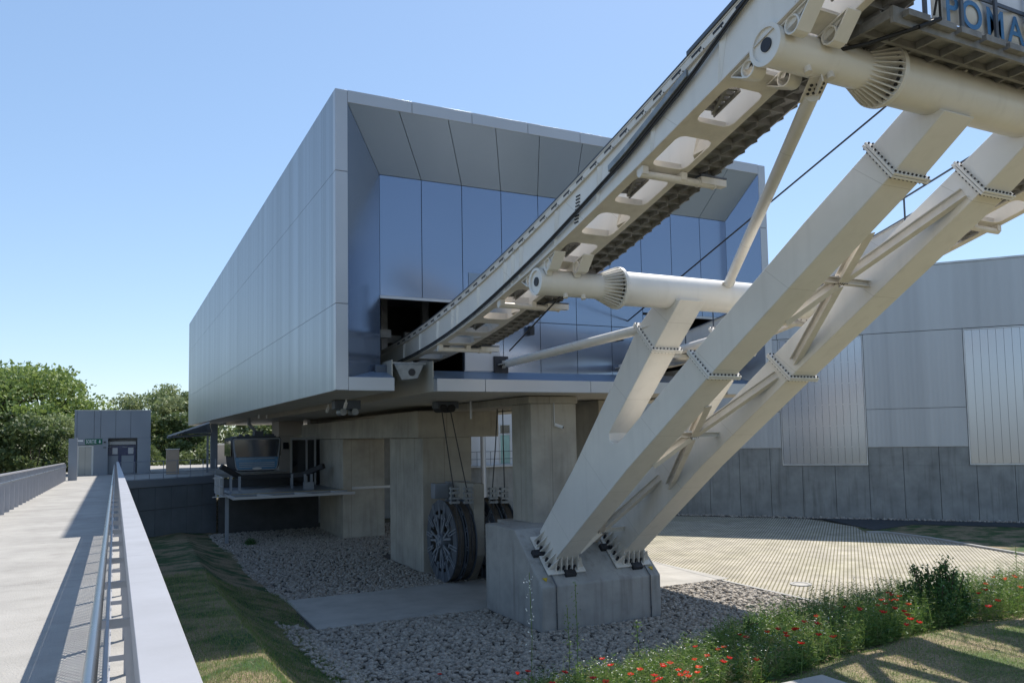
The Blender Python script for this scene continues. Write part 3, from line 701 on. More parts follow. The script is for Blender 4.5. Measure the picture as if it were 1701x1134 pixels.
def build_track(mir, label):
    def xx(x): return 2*XM-x if mir else x
    def SW(mb, p, a, b): return mb.sweep(p, min(xx(a), xx(b)), max(xx(a), xx(b)))
    def BX(mb, a, b, *r): return mb.box(min(xx(a), xx(b)), max(xx(a), xx(b)), *r)
    t = thing('cable_track', label, 'cable track', 'curved cable tracks between station and pylon')
    a, b = TX, TX+TW; N = 70
    web = MB(); SW(web, path(Y0, Y1, N, zbot, ztop), a, a+.03); SW(web, path(Y0, Y1, N, zbot, ztop), b-.03, b)
    G = web.build('girder_web', cream, t)
    m_ = MB(); SW(m_, path(Y0, Y1, N, lambda y: ztop(y)-.14, lambda y: ztop(y)-.003), a-.06, a-.003); SW(m_, path(Y0, Y1, N, lambda y: ztop(y)+.002, lambda y: ztop(y)+.03), a-.07, a+.12); SW(m_, path(Y0, Y1, N, lambda y: ztop(y)+.002, lambda y: ztop(y)+.03), b-.1, b+.04)
    SW(m_, path(Y0, Y1, N, lambda y: zbot(y)-.03, lambda y: zbot(y)-.003), a-.05, a+.17); SW(m_, path(Y0, Y1, N, lambda y: zbot(y)-.03, lambda y: zbot(y)-.003), b-.12, b+.03)
    m_.build('girder_flange', cream2, t)
    # slots in the upper edge
    m_ = MB(); y = Y0+.4
    while y < 27:
        dy = .13; m_.beam((xx(a-.062), y-dy, ztop(y-dy)-.055), (xx(a-.062), y+dy, ztop(y+dy)-.055), .008, .045); y += .56
    m_.build('edge_slot', bolt_m, t, smooth=False)
    m_ = MB(); SW(m_, path(Y0, 10.6, 30, lambda y: ztop(y)+.035, lambda y: ztop(y)+.11), a-.1, a-.03); SW(m_, path(10.6, 27, 30, lambda y: ztop(y)+.035, lambda y: ztop(y)+.06), a-.08, a-.03); m_.build('rope_guard', grey_dk, t)
    # stiffeners on the left web
    m_ = MB(); y = 7.0
    for y in (-6, -4, -2, 0, 2, 4, 6, 8.2, 9.9, 11.8, 13.7, 15.5, 17.3, 17.75, 18.2, 19.9, 21.4, 21.8, 23, 24.6, 26.2):
        zb_, zt_ = zbot(y), ztop(y)
        vs = [(xx(a-.002), y-.045, zb_+.03), (xx(a-.045), y-.012, zb_+.03), (xx(a-.002), y+.012, zb_+.03), (xx(a-.002), y-.22, zt_-.15), (xx(a-.055), y-.1, zt_-.15), (xx(a-.002), y-.07, zt_-.15)]
        m_ = MB(); m_.add(vs, [(0,1,2),(3,5,4),(0,3,4,1),(1,4,5,2),(2,5,3,0)]); m_.build('web_stiffener', cream, t); m_ = MB()
    bb = MB()
    for y in np.arange(1, 26, .56):
        for d_ in (-.05, .05): bb.cyl((xx(a-.058), y+d_+.28, ztop(y+.28)-.115), (xx(a-.07), y+d_+.28, ztop(y+.28)-.115), .013, 6)
    for yy in (14.55,):
        for i in range(3):
            for j in range(9): z_ = zbot(yy)+.1+j*.07; bb.cyl((xx(a-.001), yy+.06*i-.06+.03*(j % 2)*0-j*.012, z_), (xx(a-.02), yy+.06*i-.06-j*.012, z_), .02, 6)
    bb.build('web_bolt', bolt_m, t)
    # dark cable running along the web
    fr = lambda y: float(np.interp(y, [8.6, 9.4, 10.6, 12.5, 16, 20, 27], [.97, .86, .60, .38, .22, .12, .06]))
    pts = [(xx(a-.075), y, zbot(y)+fr(y)*(ztop(y)-zbot(y))) for y in np.linspace(9.0, 27, 40)]
    m_ = MB(); m_.tube(pts, .028, 8); m_.tube([(p[0], p[1], p[2]-.06) for p in pts], .018, 6); m_.build('side_cable', rope_m, t)
    m_ = MB(); pr_ = path(10.6, 13.1, 12, lambda y: zbot(y)+(fr(y)+.04)*(ztop(y)-zbot(y)), lambda y: zbot(y)+(fr(y)+.18)*(ztop(y)-zbot(y))); SW(m_, pr_, a-.13, a-.065); m_.build('cable_shoe', galv, t, bevel=.01)
    # bottom plates with openings
    gear = MB(); ys = np.arange(-7.5, 31, 1.32); sl_ = lambda y: (zbot(y+.1)-zbot(y-.1))/.2
    for i, y in enumerate(ys):
        hw = .2; m_ = MB()
        for (p, q, e0, e1) in ((y-hw, y+hw, a+.17, b-.12),):
            SW(m_, [(p, zbot(p)-.029, zbot(p)-.008), (q, zbot(q)-.029, zbot(q)-.008)], e0, e1)
        for sy in (-1, 1):          # rounded corners
            for e, sg in ((a+.17, 1), (b-.12, -1)):
                yy = y+sy*hw; pts_ = [(xx(e), yy+sy*.14), (xx(e+sg*.04), yy+sy*.045), (xx(e+sg*.14), yy), (xx(e), yy)]
                v0 = [(px_, y_, zbot(y_)-.029) for px_, y_ in pts_]; v1 = [(px_, y_, zbot(y_)-.008) for px_, y_ in pts_]
                m_.add(v0+v1, [(0,1,2,3),(7,6,5,4),(0,4,5,1),(1,5,6,2),(2,6,7,3),(3,7,4,0)])
        SW(m_, [(y-.02, zbot(y)-.005, zbot(y)+.22), (y+.02, zbot(y)-.005, zbot(y)+.22)], a+.03, b-.03); m_.build('underside_plate', cream2, t, smooth=False)
        if -2 < y < 27 and not i % 2:
            q_ = MB(); yy_ = y+.62; q_.add([(xx(b-.031), yy_-.3, zbot(yy_-.3)+.0), (xx(b-.031), yy_+.25, zbot(yy_+.25)+.0), (xx(b-.2), yy_+.1, zbot(yy_+.1)+.02), (xx(b-.031), yy_-.12, zbot(yy_-.12)+.5), (xx(b-.031), yy_+.02, zbot(yy_)+.5), (xx(b-.16), yy_, zbot(yy_)+.4)], [(0,1,2),(3,5,4),(0,3,4,1),(1,4,5,2),(2,5,3,0)]); q_.build('web_gusset', cream2, t, smooth=False)
        if i % 2 and -2 < y < 27:
            for k_ in range(5):
                y2 = y+.34+.13*k_; gear.beam((xx(a+.19), y2, zbot(y2)+.06), (xx(a+.52), y2+.03, zbot(y2)+.1), .07, .09)
            gear.beam((xx(a+.2), y+.3, zbot(y+.3)+.14), (xx(a+.2), y+.98, zbot(y+.98)+.14), .06, .16); gear.beam((xx(a+.5), y+.3, zbot(y+.3)+.03), (xx(a+.5), y+.98, zbot(y+.98)+.03), .03, .07)
            for k_ in range(7):
                y2 = y+.35+.09*k_; z2 = zbot(y2)+.04+.05*(k_ % 3)
                gear.cyl((xx(a+.2), y2, z2), (xx(a+.2+.16+.06*(k_ % 4)), y2+.05, z2+.05), .02, 6)
            c0 = Vector((xx(a+.28), y+.6, zbot(y+.6)+.14)); gear.cyl(c0, c0+UX*.05, .13, 20).cyl(c0+Vector((.16, .22, .0)), c0+Vector((.21, .22, 0)), .1, 20)
            gear.beam((xx(a+.2), y+.3, zbot(y+.3)+.03), (xx(a+.45), y+.95, zbot(y+.95)+.06), .05, .1)
    gear.build('roller_gear', galv_dk, t)
    # brackets crossing under the girder
    for yb in (at(1062, 290, X=TX)[1], at(828, 517, X=TX)[1], at(727, 580, X=TX)[1], 3.2, -3.5):
        z_ = zbot(yb)-.16; m_ = MB()
        m_.cyl((xx(a+.0), yb, z_), (xx(b+.75), yb, z_), .075, 20); m_.box(*sorted((xx(b+.35), xx(b+1.0))), yb-.09, yb+.09, z_-.02, z_+.12)
        for xc in (a+.08, b-.08): m_.box(*sorted((xx(xc-.07), xx(xc+.07))), yb-.1, yb+.1, z_-.02, z_+.14)
        for xc in (b+.3, b+.7): m_.cyl((xx(xc), yb, z_), (xx(xc+.03), yb, z_), .09, 20)
        m_.build('cross_bracket', cream2, t, bevel=.006)
        q = MB(); q.box(*sorted((xx(b+.35), xx(b+1.0))), yb-.1, yb+.1, z_+.125, z_+.16); q.box(*sorted((xx(b+.5), xx(b+.56))), yb-.05, yb+.05, z_+.16, zbot(yb)+.12); q.box(*sorted((xx(b+.42), xx(b+.64))), yb-.06, yb+.06, z_+.16, z_+.2)
        q.build('catwalk_hanger', grey_dk, t)
    # saddles onto the cross tubes
    for (Yt, Zt) in ((YU, zu), (YL_, zlw)):
        for xc in (a+.02, b-.3):
            m_ = MB(); n = 12; vo = []; vi = []
            for i in range(n+1):
                tt = PI*(.10+.8*i/n); vo.append((Yt+math.cos(tt)*(RS+.42), 0)); 
            poly = [(Yt-.8, zbot(Yt-.8)-.03), (Yt+.8, zbot(Yt+.8)-.03), (Yt+.5, zbot(Yt+.5)-.16), (Yt+.34, Zt+.10), (Yt+.2, Zt+RS-.03), (Yt-.2, Zt+RS-.03), (Yt-.34, Zt+.10), (Yt-.5, zbot(Yt-.5)-.16)]
            m_.prism(poly, 'x', *sorted((xx(xc+.05), xx(xc+.2))))
            for sg in (-1, 1):
                yy = Yt+sg*.47; zz = zbot(yy)-.19; m_.ring((xx(xc-.0), yy, zz), (xx(xc+.27), yy, zz), .15, .12, 24); m_.beam((xx(xc+.14), Yt+sg*.25, zbot(Yt+sg*.25)-.05), (xx(xc+.14), Yt+sg*.85, zbot(Yt+sg*.85)-.05), .29, .03); m_.beam((xx(xc+.14), yy+sg*.08, zz-.12), (xx(xc+.14), Yt+sg*.85, zbot(Yt+sg*.85)-.06), .29, .025)
            m_.build('saddle', cream, t, bevel=.005)
            bb = MB()
            for dy in (-.62, -.45, .45, .62): bb.cyl((xx(xc+.13), Yt+dy, zbot(Yt+dy)-.04), (xx(xc+.13), Yt+dy, zbot(Yt+dy)-.14), .03, 8)
            bb.build('saddle_bolt', bolt_m, t)
    # grating catwalk
    cw = MB(); x0, x1 = b+.08, b+.70
    SW(cw, path(-8, 24, 50, lambda y: zbot(y)+.0, lambda y: zbot(y)+.2), x0-.03, x0); SW(cw, path(-8, 24, 50, lambda y: zbot(y)+.0, lambda y: zbot(y)+.2), x1, x1+.03)
    C_ = cw.build('catwalk', galv_dk, t)
    tr = MB(); y = -8
    while y < 24:
        z_ = zbot(y)+.1; BX(tr, x0, x1, y-.16, y+.165, z_, z_+.028); BX(tr, x0, x1, y+.145, y+.165, z_-.12, z_-.001); BX(tr, x1+.031, x1+.045, y-.13, y+.165, z_-.1, z_+.08)
        BX(tr, x0+.3, x0+.33, y-.155, y+.144, z_-.09, z_-.001); y += .335
    tr.build('tread', galv_dk, C_, smooth=False)
    if mir:
        rl = MB(); hp = [Vector((xx(x1-.0), y, zbot(y)+1.2)) for y in np.linspace(23.4, 2, 24)]; rl.tube(hp, .026, 8); rl.tube([p-Vector((0, 0, .52)) for p in hp], .018, 6)
        for y in np.arange(3, 23.4, 1.5): rl.beam((xx(x1), y, zbot(y)+.1), (xx(x1), y, zbot(y)+1.2), .05, .012, (1, 0, 0))
        rl.build('guard_rail', grey_dk, C_)
    return rooted(t, (xx(a+.5), YL_, zbot(YL_)))
build_track(False, 'cream cable track rising from the left opening of the station front')
build_track(True, 'cream cable track rising behind the pylon legs with a handrailed catwalk')

# yoke under the track in the left opening
yk = thing('rope_yoke', 'grey pierced steel yoke block in the slot below the left track', 'machine part')
p = at(685, 618, Y=24.2); m_ = MB(); m_.prism([(p[0]-.6, p[2]+.26), (p[0]+.42, p[2]+.26), (p[0]+.2, p[2]-.2), (p[0]-.35, p[2]-.26)], 'y', 24.25, 24.6); m_.build('block', galv, yk, bevel=.02)
MB().cyl((p[0], 24.23, p[2]), (p[0], 24.249, p[2]), .12, 24).build('bore', bolt_m, yk); MB().box(p[0]-.7, p[0]+.5, 24.3, 24.8, p[2]+.27, p[2]+.33).build('clamp_bar', galv, yk)
MB().box(p[0]-1.15, p[0]-.72, 24.5, 25.1, p[2]-.25, p[2]+.25).build('motor', grey_dk, yk, bevel=.04); rooted(yk, p)

# haul ropes
r1 = MB(); pa = Vector(at(1470, 178, X=17.5)); pb = Vector(at(1050, 527, X=17.5)); d = (pa-pb).normalized(); r1.cyl(pb-d*1.2, pa+d*14, .026, 8)
tag(r1.build('haul_rope', rope_m), 'thin black haul rope slanting down behind the cross tubes to the station', 'rope')
r1 = MB(); pa = Vector(at(931, 492, X=10.3)); pb = Vector(at(902, 523, X=10.3)); d = (pa-pb).normalized(); r1.cyl(pb-d*2.2, pb+d*2.6, .022, 8)
tag(r1.build('haul_rope', rope_m), 'short black rope showing just below the left track beside the lower tube', 'rope')

# platform with banner near the upper tube
pf = thing('service_walkway', 'grey grating service walkway on brackets above the upper cross tube', 'walkway'); zp = 12.5
px0, px1 = 10.35, 18.2; m_ = MB()
m_.box(px0, px1, 7.70, 9.05, zp, zp+.04); m_.box(px0, px1, 7.65, 7.70, zp-.2, zp+.06); m_.box(px0, px1, 9.05, 9.1, zp-.2, zp+.06); m_.box(px0, px1, 8.2, 8.27, zp-.12, zp-.002)
x = px0
while x < px1: m_.box(x, x+.05, 7.705, 8.195, zp-.12, zp-.002); m_.box(x, x+.05, 8.275, 9.045, zp-.12, zp-.002); x += .62
fl_ = m_.build('deck', galv_dk, pf, smooth=False); q = MB(); x = px0+.2
while x < px1-.3: q.box(x, x+.5, 7.53, 7.645, zp-.1, zp+.0); x += .62
q.build('edge_tray', galv_dk, pf, smooth=False)
m_ = MB()
for px_, q_ in ((1575, 105), (1690, 140)):
    x = at(px_, q_, Y=YU)[0]; m_.prism([(YU-.35, zu+.32), (YU+.1, zu+RB-.02), (YU+.42, zu+.25), (YU+.2, zp-.22), (YU-.1, zp-.2)], 'x', x-.03, x+.03); m_.box(x-.1, x+.1, YU-.3, YU+.32, zp-.2, zp-.13)
m_.build('bracket', cream2, pf, bevel=.01)
m_ = MB(); x = at(1533, 20, Y=7.6)[0]
while x < px1: m_.box(x, x+.07, 7.57, 7.61, zp, zp+1.25); x += .89
m_.box(px0, px1, 7.61, 7.64, zp+.62, zp+.68); m_.box(px0, px1, 7.57, 7.63, zp+1.22, zp+1.27)
m_.build('guard_rail', grey_dk, pf)
pts = [(px0+.9, 7.51, zp-.02), (px0+.5, 7.6, zp-.2), (px0+.1, 8.2, zp-.27), (px0-.3, 8.8, zp-.25)]
MB().tube(pts, .035, 8).tube([(px0+.85, 7.4, zp+1.2), (px0+.7, 7.38, zp+.5), (px0+.9, 7.51, zp-.02)], .02, 6).tube([(px0+.6, 7.4, zp+1.2), (px0+.78, 7.38, zp+.6), (px0+.75, 7.51, zp)], .02, 6).build('cable_bundle', rubber, pf)
rooted(pf, (14, 8.3, zp))
bn = thing('banner', 'white tarpaulin banner with blue lettering tied behind the upper railing posts', 'banner')
bx0 = px0+.95; N = 60; vs = []; fs = []
for i in range(N+1):
    x = bx0+(px1-bx0)*i/N; w_ = .018*math.sin(x*5)+.012*math.sin(x*13)
    sag = .05*abs(math.sin((x-bx0)*PI/1.02)); vs += [(x, 7.68+w_, zp+.05+sag), (x, 7.68+w_*1.6, zp+.65), (x, 7.68+w_, zp+1.2-sag*.4)]
for i in range(N): a = 3*i; fs += [(a, a+3, a+4, a+1), (a+1, a+4, a+5, a+2)]
cl = MB().add(vs, fs).build('cloth', tarp_m, bn, solid=False); md = cl.modifiers.new('thick', 'SOLIDIFY'); md.thickness = .003
lm = text_mesh('POMA', .66, .003, .008, sp=1.22); lm.materials.append(blue_s)
lo = bpy.data.objects.new('lettering', lm); COL.objects.link(lo); lo.parent = bn
lp = at(1570, 22, Y=7.632); lo.matrix_world = Matrix.Translation((lp[0], 7.632, zp+.1)) @ Matrix.Rotation(PI/2, 4, 'X')
rooted(bn, (14, 7.5, zp))

# ================================================================== ROPE DRUMS UNDER THE STATION
def drum(x0, label):
    t = thing('rope_drum', label, 'rope drum', 'rope drums under the station'); cy, cz, R_ = 32.25, 1.75, 1.75; wd = .38
    m_ = MB(); m_.ring((x0+.06, cy, cz), (x0+wd, cy, cz), R_-.12, R_-.3, 64); 
    for i in range(7): xg = x0+.07+i*.044; m_.ring((xg, cy, cz), (xg+.028, cy, cz), R_-.07, R_-.13, 64)
    m_.build('rope_winding', mat('greasy_rope', (.17, .15, .13), .55, .3, .25, 4), t)
    m_ = MB(); m_.ring((x0, cy, cz), (x0+.05, cy, cz), R_, R_-.42, 64); m_.ring((x0+wd+.01, cy, cz), (x0+wd+.06, cy, cz), R_, R_-.42, 64); m_.build('rim', grey_dk, t)
    m_ = MB(); c0 = Vector((x0-.02, cy, cz))
    for i in range(14):
        tt = 2*PI*i/14+.1; rd = Vector((0, math.cos(tt), math.sin(tt))); tg = Vector((0, -math.sin(tt), math.cos(tt)))
        for s2 in (-1, 1): m_.beam(c0+rd*.95+tg*(.06*s2), c0+rd*(R_+.02)+tg*(.06*s2), .05, .03, (1, 0, 0))
        if i % 2 == 0: m_.beam(c0+rd*.25, c0+rd*1.15+tg*.2, .09, .06, (1, 0, 0)).beam(c0+rd*.25, c0+rd*1.15-tg*.2, .09, .06, (1, 0, 0))
        m_.cyl(c0+rd*1.05-UX*.06, c0+rd*1.05, .06, 8)
    m_.build('spoke', grey_pt, t)
    m_ = MB(); m_.cyl((x0-.14, cy, cz), (x0+wd+.1, cy, cz), .3, 24)
    for i in range(5): tt = 2*PI*i/5; m_.cyl((x0-.2, cy+.2*math.cos(tt), cz+.2*math.sin(tt)), (x0-.14, cy+.2*math.cos(tt), cz+.2*math.sin(tt)), .07, 10)
    m_.build('hub', grey_pt, t); return rooted(t, (x0+wd/2, cy, 0))
drum(12.62, 'leftmost dark spoked rope drum in front of the broad concrete pier')
drum(13.12, 'second rope drum pressed between the leftmost drum and the angled post')
drum(14.45, 'rope drum half hidden behind the pylon plinth')
drum(15.05, 'farthest rope drum seen as a dark sliver behind the plinth')
po = thing('drum_support_post', 'tall concrete post with angled foot standing beside the rope drums', 'post')
MB().prism([(31.0, 4.2), (31.0, 1.2), (31.9, 0), (33.4, 0), (33.4, 4.2)], 'x', 13.62, 14.12).build('shaft', conc, po, bevel=.02); rooted(po, (13.87, 32, 0))
cb = thing('steel_cabinet', 'grey steel junction cabinet fixed above the rope drums', 'cabinet')
p0 = at(722, 803, Y=33); p1 = at(745, 827, Y=33); B(p0[0], p1[0], 33, 33.5, p1[2], p0[2]).build('box', grey_pt, cb, bevel=.02)
p2 = at(784, 838, Y=33); B(p1[0]+.02, p2[0], 33.2, 33.5, p2[2], p0[2]+.05).build('back_plate', grey_pt, cb, bevel=.01); rooted(cb, (p0[0], 33.2, p1[2]))
for i, (pts, Yr, lb) in enumerate(((((733, 676), (754, 815), (764, 890), (765, 938)), 30.45, 'leftmost suspended wire rope running down to its clamp over the drums'), (((747, 676), (776, 815), (784, 880), (785, 930)), 30.55, 'second wire rope from the left slanting down past the crosshead'), (((826, 684), (823, 740), (818, 812), (820, 872)), 30.9, 'bent wire rope hanging left of the white building gap'), (((835, 684), (836, 740), (838, 812), (838, 872)), 30.9, 'straight vertical wire rope hanging nearest the front pier'))):
    P = [Vector(at(*q, Y=Yr)) for q in pts]; t = thing('suspended_rope', lb, 'rope', 'wire ropes hanging under the station')
    MB().tube([(P[0].x, Yr, ZB-.02)]+P, .026, 8).build('rope', rope_m, t)
    c = Vector(at(pts[-2][0]-0, 824 if i < 2 else 818, Y=Yr)) if i < 0 else Vector(at({0: 755, 1: 778, 2: 819, 3: 838}[i], 823, Y=Yr)); m_ = MB()
    for dz in (.3, .12, -.1, -.27): m_.box(c.x-.2, c.x+.2, Yr-.1, Yr+.12, c.z+dz-.045, c.z+dz+.045)
    for dx in (-.15, .15): m_.cyl((c.x+dx, Yr+.02, c.z-.35), (c.x+dx, Yr+.02, c.z+.38), .022, 8)
    m_.build('clamp', galv, t, bevel=.008); rooted(t, (P[0].x, Yr, ZB))
pu = thing('deflection_block', 'dark rope deflection block fixed beneath the soffit above the drums', 'machine part')
p = at(741, 678, Y=30.5); B(p[0]-.5, p[0]+.45, 30.2, 30.8, ZB-.3, ZB-.02).build('housing', grey_dk, pu, bevel=.02); MB().cyl((p[0]-.25, 30.1, ZB-.3), (p[0]-.25, 30.9, ZB-.3), .16, 16).cyl((p[0]+.1, 30.1, ZB-.3), (p[0]+.1, 30.9, ZB-.3), .16, 16).build('roller', rubber, pu); rooted(pu, p)
pu = thing('guide_roller_unit', 'pair of small grey rollers under the soffit near the hanger slot', 'machine part')
p = at(577, 684, Y=29.5); B(p[0]-.5, p[0]+.5, 29.4, 29.9, p[2]+.1, ZB-.02).build('housing', grey_dk, pu, bevel=.02); MB().cyl((p[0]-.2, 29.3, p[2]), (p[0]-.2, 29.9, p[2]), .13, 16).cyl((p[0]+.25, 29.3, p[2]), (p[0]+.25, 29.9, p[2]), .13, 16).build('roller', galv, pu); rooted(pu, p)

# ================================================================== SERVICE PLATFORM, CABIN
sp = thing('service_platform', 'grey steel service platform with yellow edge line below the waiting cabin', 'platform'); ZP = 3.05
B(5.95, 13.0, 49.2, 57, ZP-.12, ZP).build('deck', grey_pt, sp)
m_ = MB(); m_.box(5.93, 12.9, 47, 47.12, ZP-.15, ZP); m_.box(5.93, 6.05, 47.12, 52, ZP-.15, ZP)
for x in (8.2, 10.4, 12.6): m_.beam((x, 47.1, ZP-.07), (x-.6, 49.2, ZP-.07), .12, .12)
m_.box(12.9, 18.4, 47.6, 47.72, ZP+.1, ZP+.25)
m_.build('edge_frame', alu_trim, sp); B(6.1, 12.95, 49.25, 49.4, ZP+.004, ZP+.012).build('edge_line', yel, sp)
B(6.02, 6.22, 51.2, 51.4, -.1, ZP-.15).build('post', grey_pt, sp)
m_ = MB(); 
for y in np.arange(49.5, 54.1, .5): m_.cyl((5.7, y, ZP-.1), (5.7, y, ZP+1.0), .025, 6)
for z in (ZP-.1, ZP+.45, ZP+1.0): m_.beam((5.7, 49.5, z), (5.7, 54, z), .05, .05)
for x in np.arange(5.3, 5.8, .2): m_.cyl((x, 49.5, ZP-.1), (x, 49.5, ZP+1.0), .025, 6)
m_.beam((5.1, 49.5, ZP+1.0), (5.7, 49.5, ZP+1.0), .05, .05).beam((5.1, 49.5, ZP-.1), (6.1, 49.5, ZP-.1), .06, .06)
m_.build('guard_rail', alu_trim, sp); rooted(sp, (9.5, 52, ZP))
db = thing('bay_wall', 'concrete wall coloured dark for shade, closing the void below the service platform', 'wall'); B(6.3, 13, 57.05, 57.5, 0, 3.6).build('panel', dark_in, db); B(13.05, 23, 60, 61, 0, ZB-.02).build('core', hall_cc, db); rooted(db, (10, 57, 0))  # panel near black for the void's shade; core widened to darken the pier gap

ca = thing('cable_car_cabin', 'blue cable car cabin with dark windscreen hanging over the service platform', 'cabin')
cy0, cy1 = 53.8, 57.8; zc0, zc1 = 4.2, 6.42; xc = 8.25
def cabp(s_=1., dz0=0., dz1=0.):
    pts = [(-1.05, 0), (1.05, 0), (1.28, .1), (1.40, .35), (1.5, 1.4), (1.56, 2.05), (1.48, 2.22), (-1.48, 2.22), (-1.56, 2.05), (-1.5, 1.4), (-1.40, .35), (-1.28, .1)]
    return [(xc+p[0]*s_, zc0+max(dz0, min(2.22-dz1, p[1]))) for p in pts]
MB().prism(cabp(), 'y', cy0, cy1).build('shell', rubber, ca, bevel=.05)
fr_ = MB().prism(cabp(.965, .08, .05), 'y', cy0-.03, cy0-.001).build('front_frame', grey_pt, ca, bevel=.01)
MB().prism(cabp(.91, .95, .12), 'y', cy0-.06, cy0-.031).build('windscreen', cab_gl, ca, bevel=.01)
lp_ = MB().prism(cabp(.91, .14, 1.29), 'y', cy0-.06, cy0-.031).build('front_panel', cab_bl, ca, bevel=.01)  # blue paint carried up to stand in for reflection in the lower windscreen
m_ = MB()
for z in (.3, .42, .54, .82): m_.box(xc-1.12, xc+1.12, cy0-.075, cy0-.061, zc0+z, zc0+z+.05)
m_.build('trim_strip', grey_pt, lp_)
m_ = MB(); m_.prism([(xc+.3*math.cos(a), zc0+.2+.08*math.sin(a)) for a in np.linspace(0, 2*PI, 20)[:-1]], 'y', cy0-.09, cy0-.076); m_.build('emblem', alu_trim, lp_)
m_ = MB()
for sx in (-1, 1): m_.box(xc+sx*1.57-.02, xc+sx*1.57+.02, cy0+.4, cy1-.4, zc0+1.0, zc0+2.0)
m_.build('side_window', cab_gl, ca)
m_ = MB(); m_.box(xc-1.2, xc+1.3, cy0+.5, cy1-.5, zc1+.0, zc1+.1); m_.box(xc+.0, xc+.55, cy0+.9, cy0+1.9, zc1+.1, zc1+.42)
for x in (-.9, -.5, .8, 1.1): m_.box(xc+x-.1, xc+x+.1, cy0+.6, cy0+1.2, zc1+.1, zc1+.22)
m_.build('roof_gear', grey_dk, ca, bevel=.01)
MB().beam((xc+.2, cy0+1.4, zc1+.3), (xc-.35, cy0+1.4, zc1+.95), .22, .2).beam((xc-.3, cy0+1.4, zc1+.9), (xc-.35, cy0+1.4, 8.3), .22, .2).beam((xc-.33, cy0+.2, 8.3), (xc-.33, cy0+2.6, 8.3), .2, .25).build('hanger_arm', grey_pt, ca, bevel=.02)
rooted(ca, (xc, 55.8, zc0))
gd = thing('cabin_guide', 'black splayed guide rail cradling the bottom of the blue cabin', 'guide rail'); m_ = MB()
gz = zc0-.3
m_.beam((5.9, 52.6, gz+.75), (7.1, 53.0, gz), .3, .3).beam((7.1, 53.0, gz), (10.2, 53.0, gz), .3, .28).beam((10.2, 53, gz), (11.0, 52.6, gz+.05), .3, .3).beam((11.0, 52.6, gz+.05), (12.1, 51.6, gz+.6), .35, .32)
m_.build('rail', rubber, gd, bevel=.02); m_ = MB()
for x, y in ((6.5, 52.6), (6.9, 51.7), (10.3, 52.8), (10.9, 51.6), (11.3, 51.6)): m_.box(x-.07, x+.07, y-.07, y+.07, ZP, gz+.1)
m_.box(10.75, 11.4, 51.3, 51.5, ZP, ZP+.45); m_.build('support', grey_pt, gd); rooted(gd, (9, 52.5, ZP))
gs_ = thing('glazed_screen', 'dark glass screen with metal mullions between cabin and concrete pier', 'glazing')
m_ = MB(); m_.box(10.9, 12.9, 56.2, 56.26, ZP, 6.2); m_.build('pane', blk_gl, gs_); m_ = MB()
for x in (10.85, 11.9, 12.5, 12.9): m_.box(x, x+.12, 56.1, 56.3, ZP, 6.2)
m_.box(10.85, 13, 56.1, 56.3, 6.2, 6.35); m_.build('mullion', alu_trim, gs_); rooted(gs_, (12, 56.2, ZP))

# ================================================================== PASSENGER DECK, RETAINING WALL, WALKWAY
ZD = 3.9
dk = MB(); dk.prism([(-3.6, 57), (.30, 54.6), (6.0, 58.6), (6.3, 60), (26, 60.5), (26, 90), (-3.6, 90)], 'z', ZD-.3, ZD); struct(dk.build('station_forecourt', walk_m))
rw = thing('retaining_wall', 'dark ribbed panel retaining wall below the passenger deck left of the cabin', 'wall')
a = Vector((.30, 54.55, 0)); b = Vector((6.25, 58.3, 0)); d = (b-a); L_ = d.length; d.normalize(); n = Vector((d.y, -d.x, 0)); m_ = MB()
for i in range(6):
    for z0, z1 in ((-.2, 1.9), (1.93, 3.35)): m_.beam(a+d*(L_*i/6+.01)+Vector((0, 0, (z0+z1)/2)), a+d*(L_*(i+1)/6-.01)+Vector((0, 0, (z0+z1)/2)), .08, z1-z0)
m_.build('panel', wall_dk, rw); m_ = MB(); m_.beam(a-n*.05+Vector((0, 0, 3.62)), b-n*.05+Vector((0, 0, 3.62)), .3, .5); m_.build('coping', grey_pt, rw, bevel=.01)
m_ = MB(); m_.beam(a-n*.2+Vector((0, 0, 1.6)), b-n*.2+Vector((0, 0, 1.6)), .2, 3.4); m_.build('core', dark_in, rw); rooted(rw, (3, 56.5, 0))
fn = thing('forecourt_fence', 'thin grey railing along the edge of the passenger deck', 'railing'); m_ = MB(); e = n*-.1
for k_ in range(8): q = a+d*(L_*k_/7.)-n*.1; m_.cyl(q+Vector((0, 0, ZD)), q+Vector((0, 0, ZD+1.1)), .025, 6)
for z in (.35, 1.1): m_.cyl(a-n*.1+Vector((0, 0, ZD+z)), b-n*.1+Vector((0, 0, ZD+z)), .02, 6)
m_.build('frame', grey_pt, fn); rooted(fn, (3, 56.5, ZD))

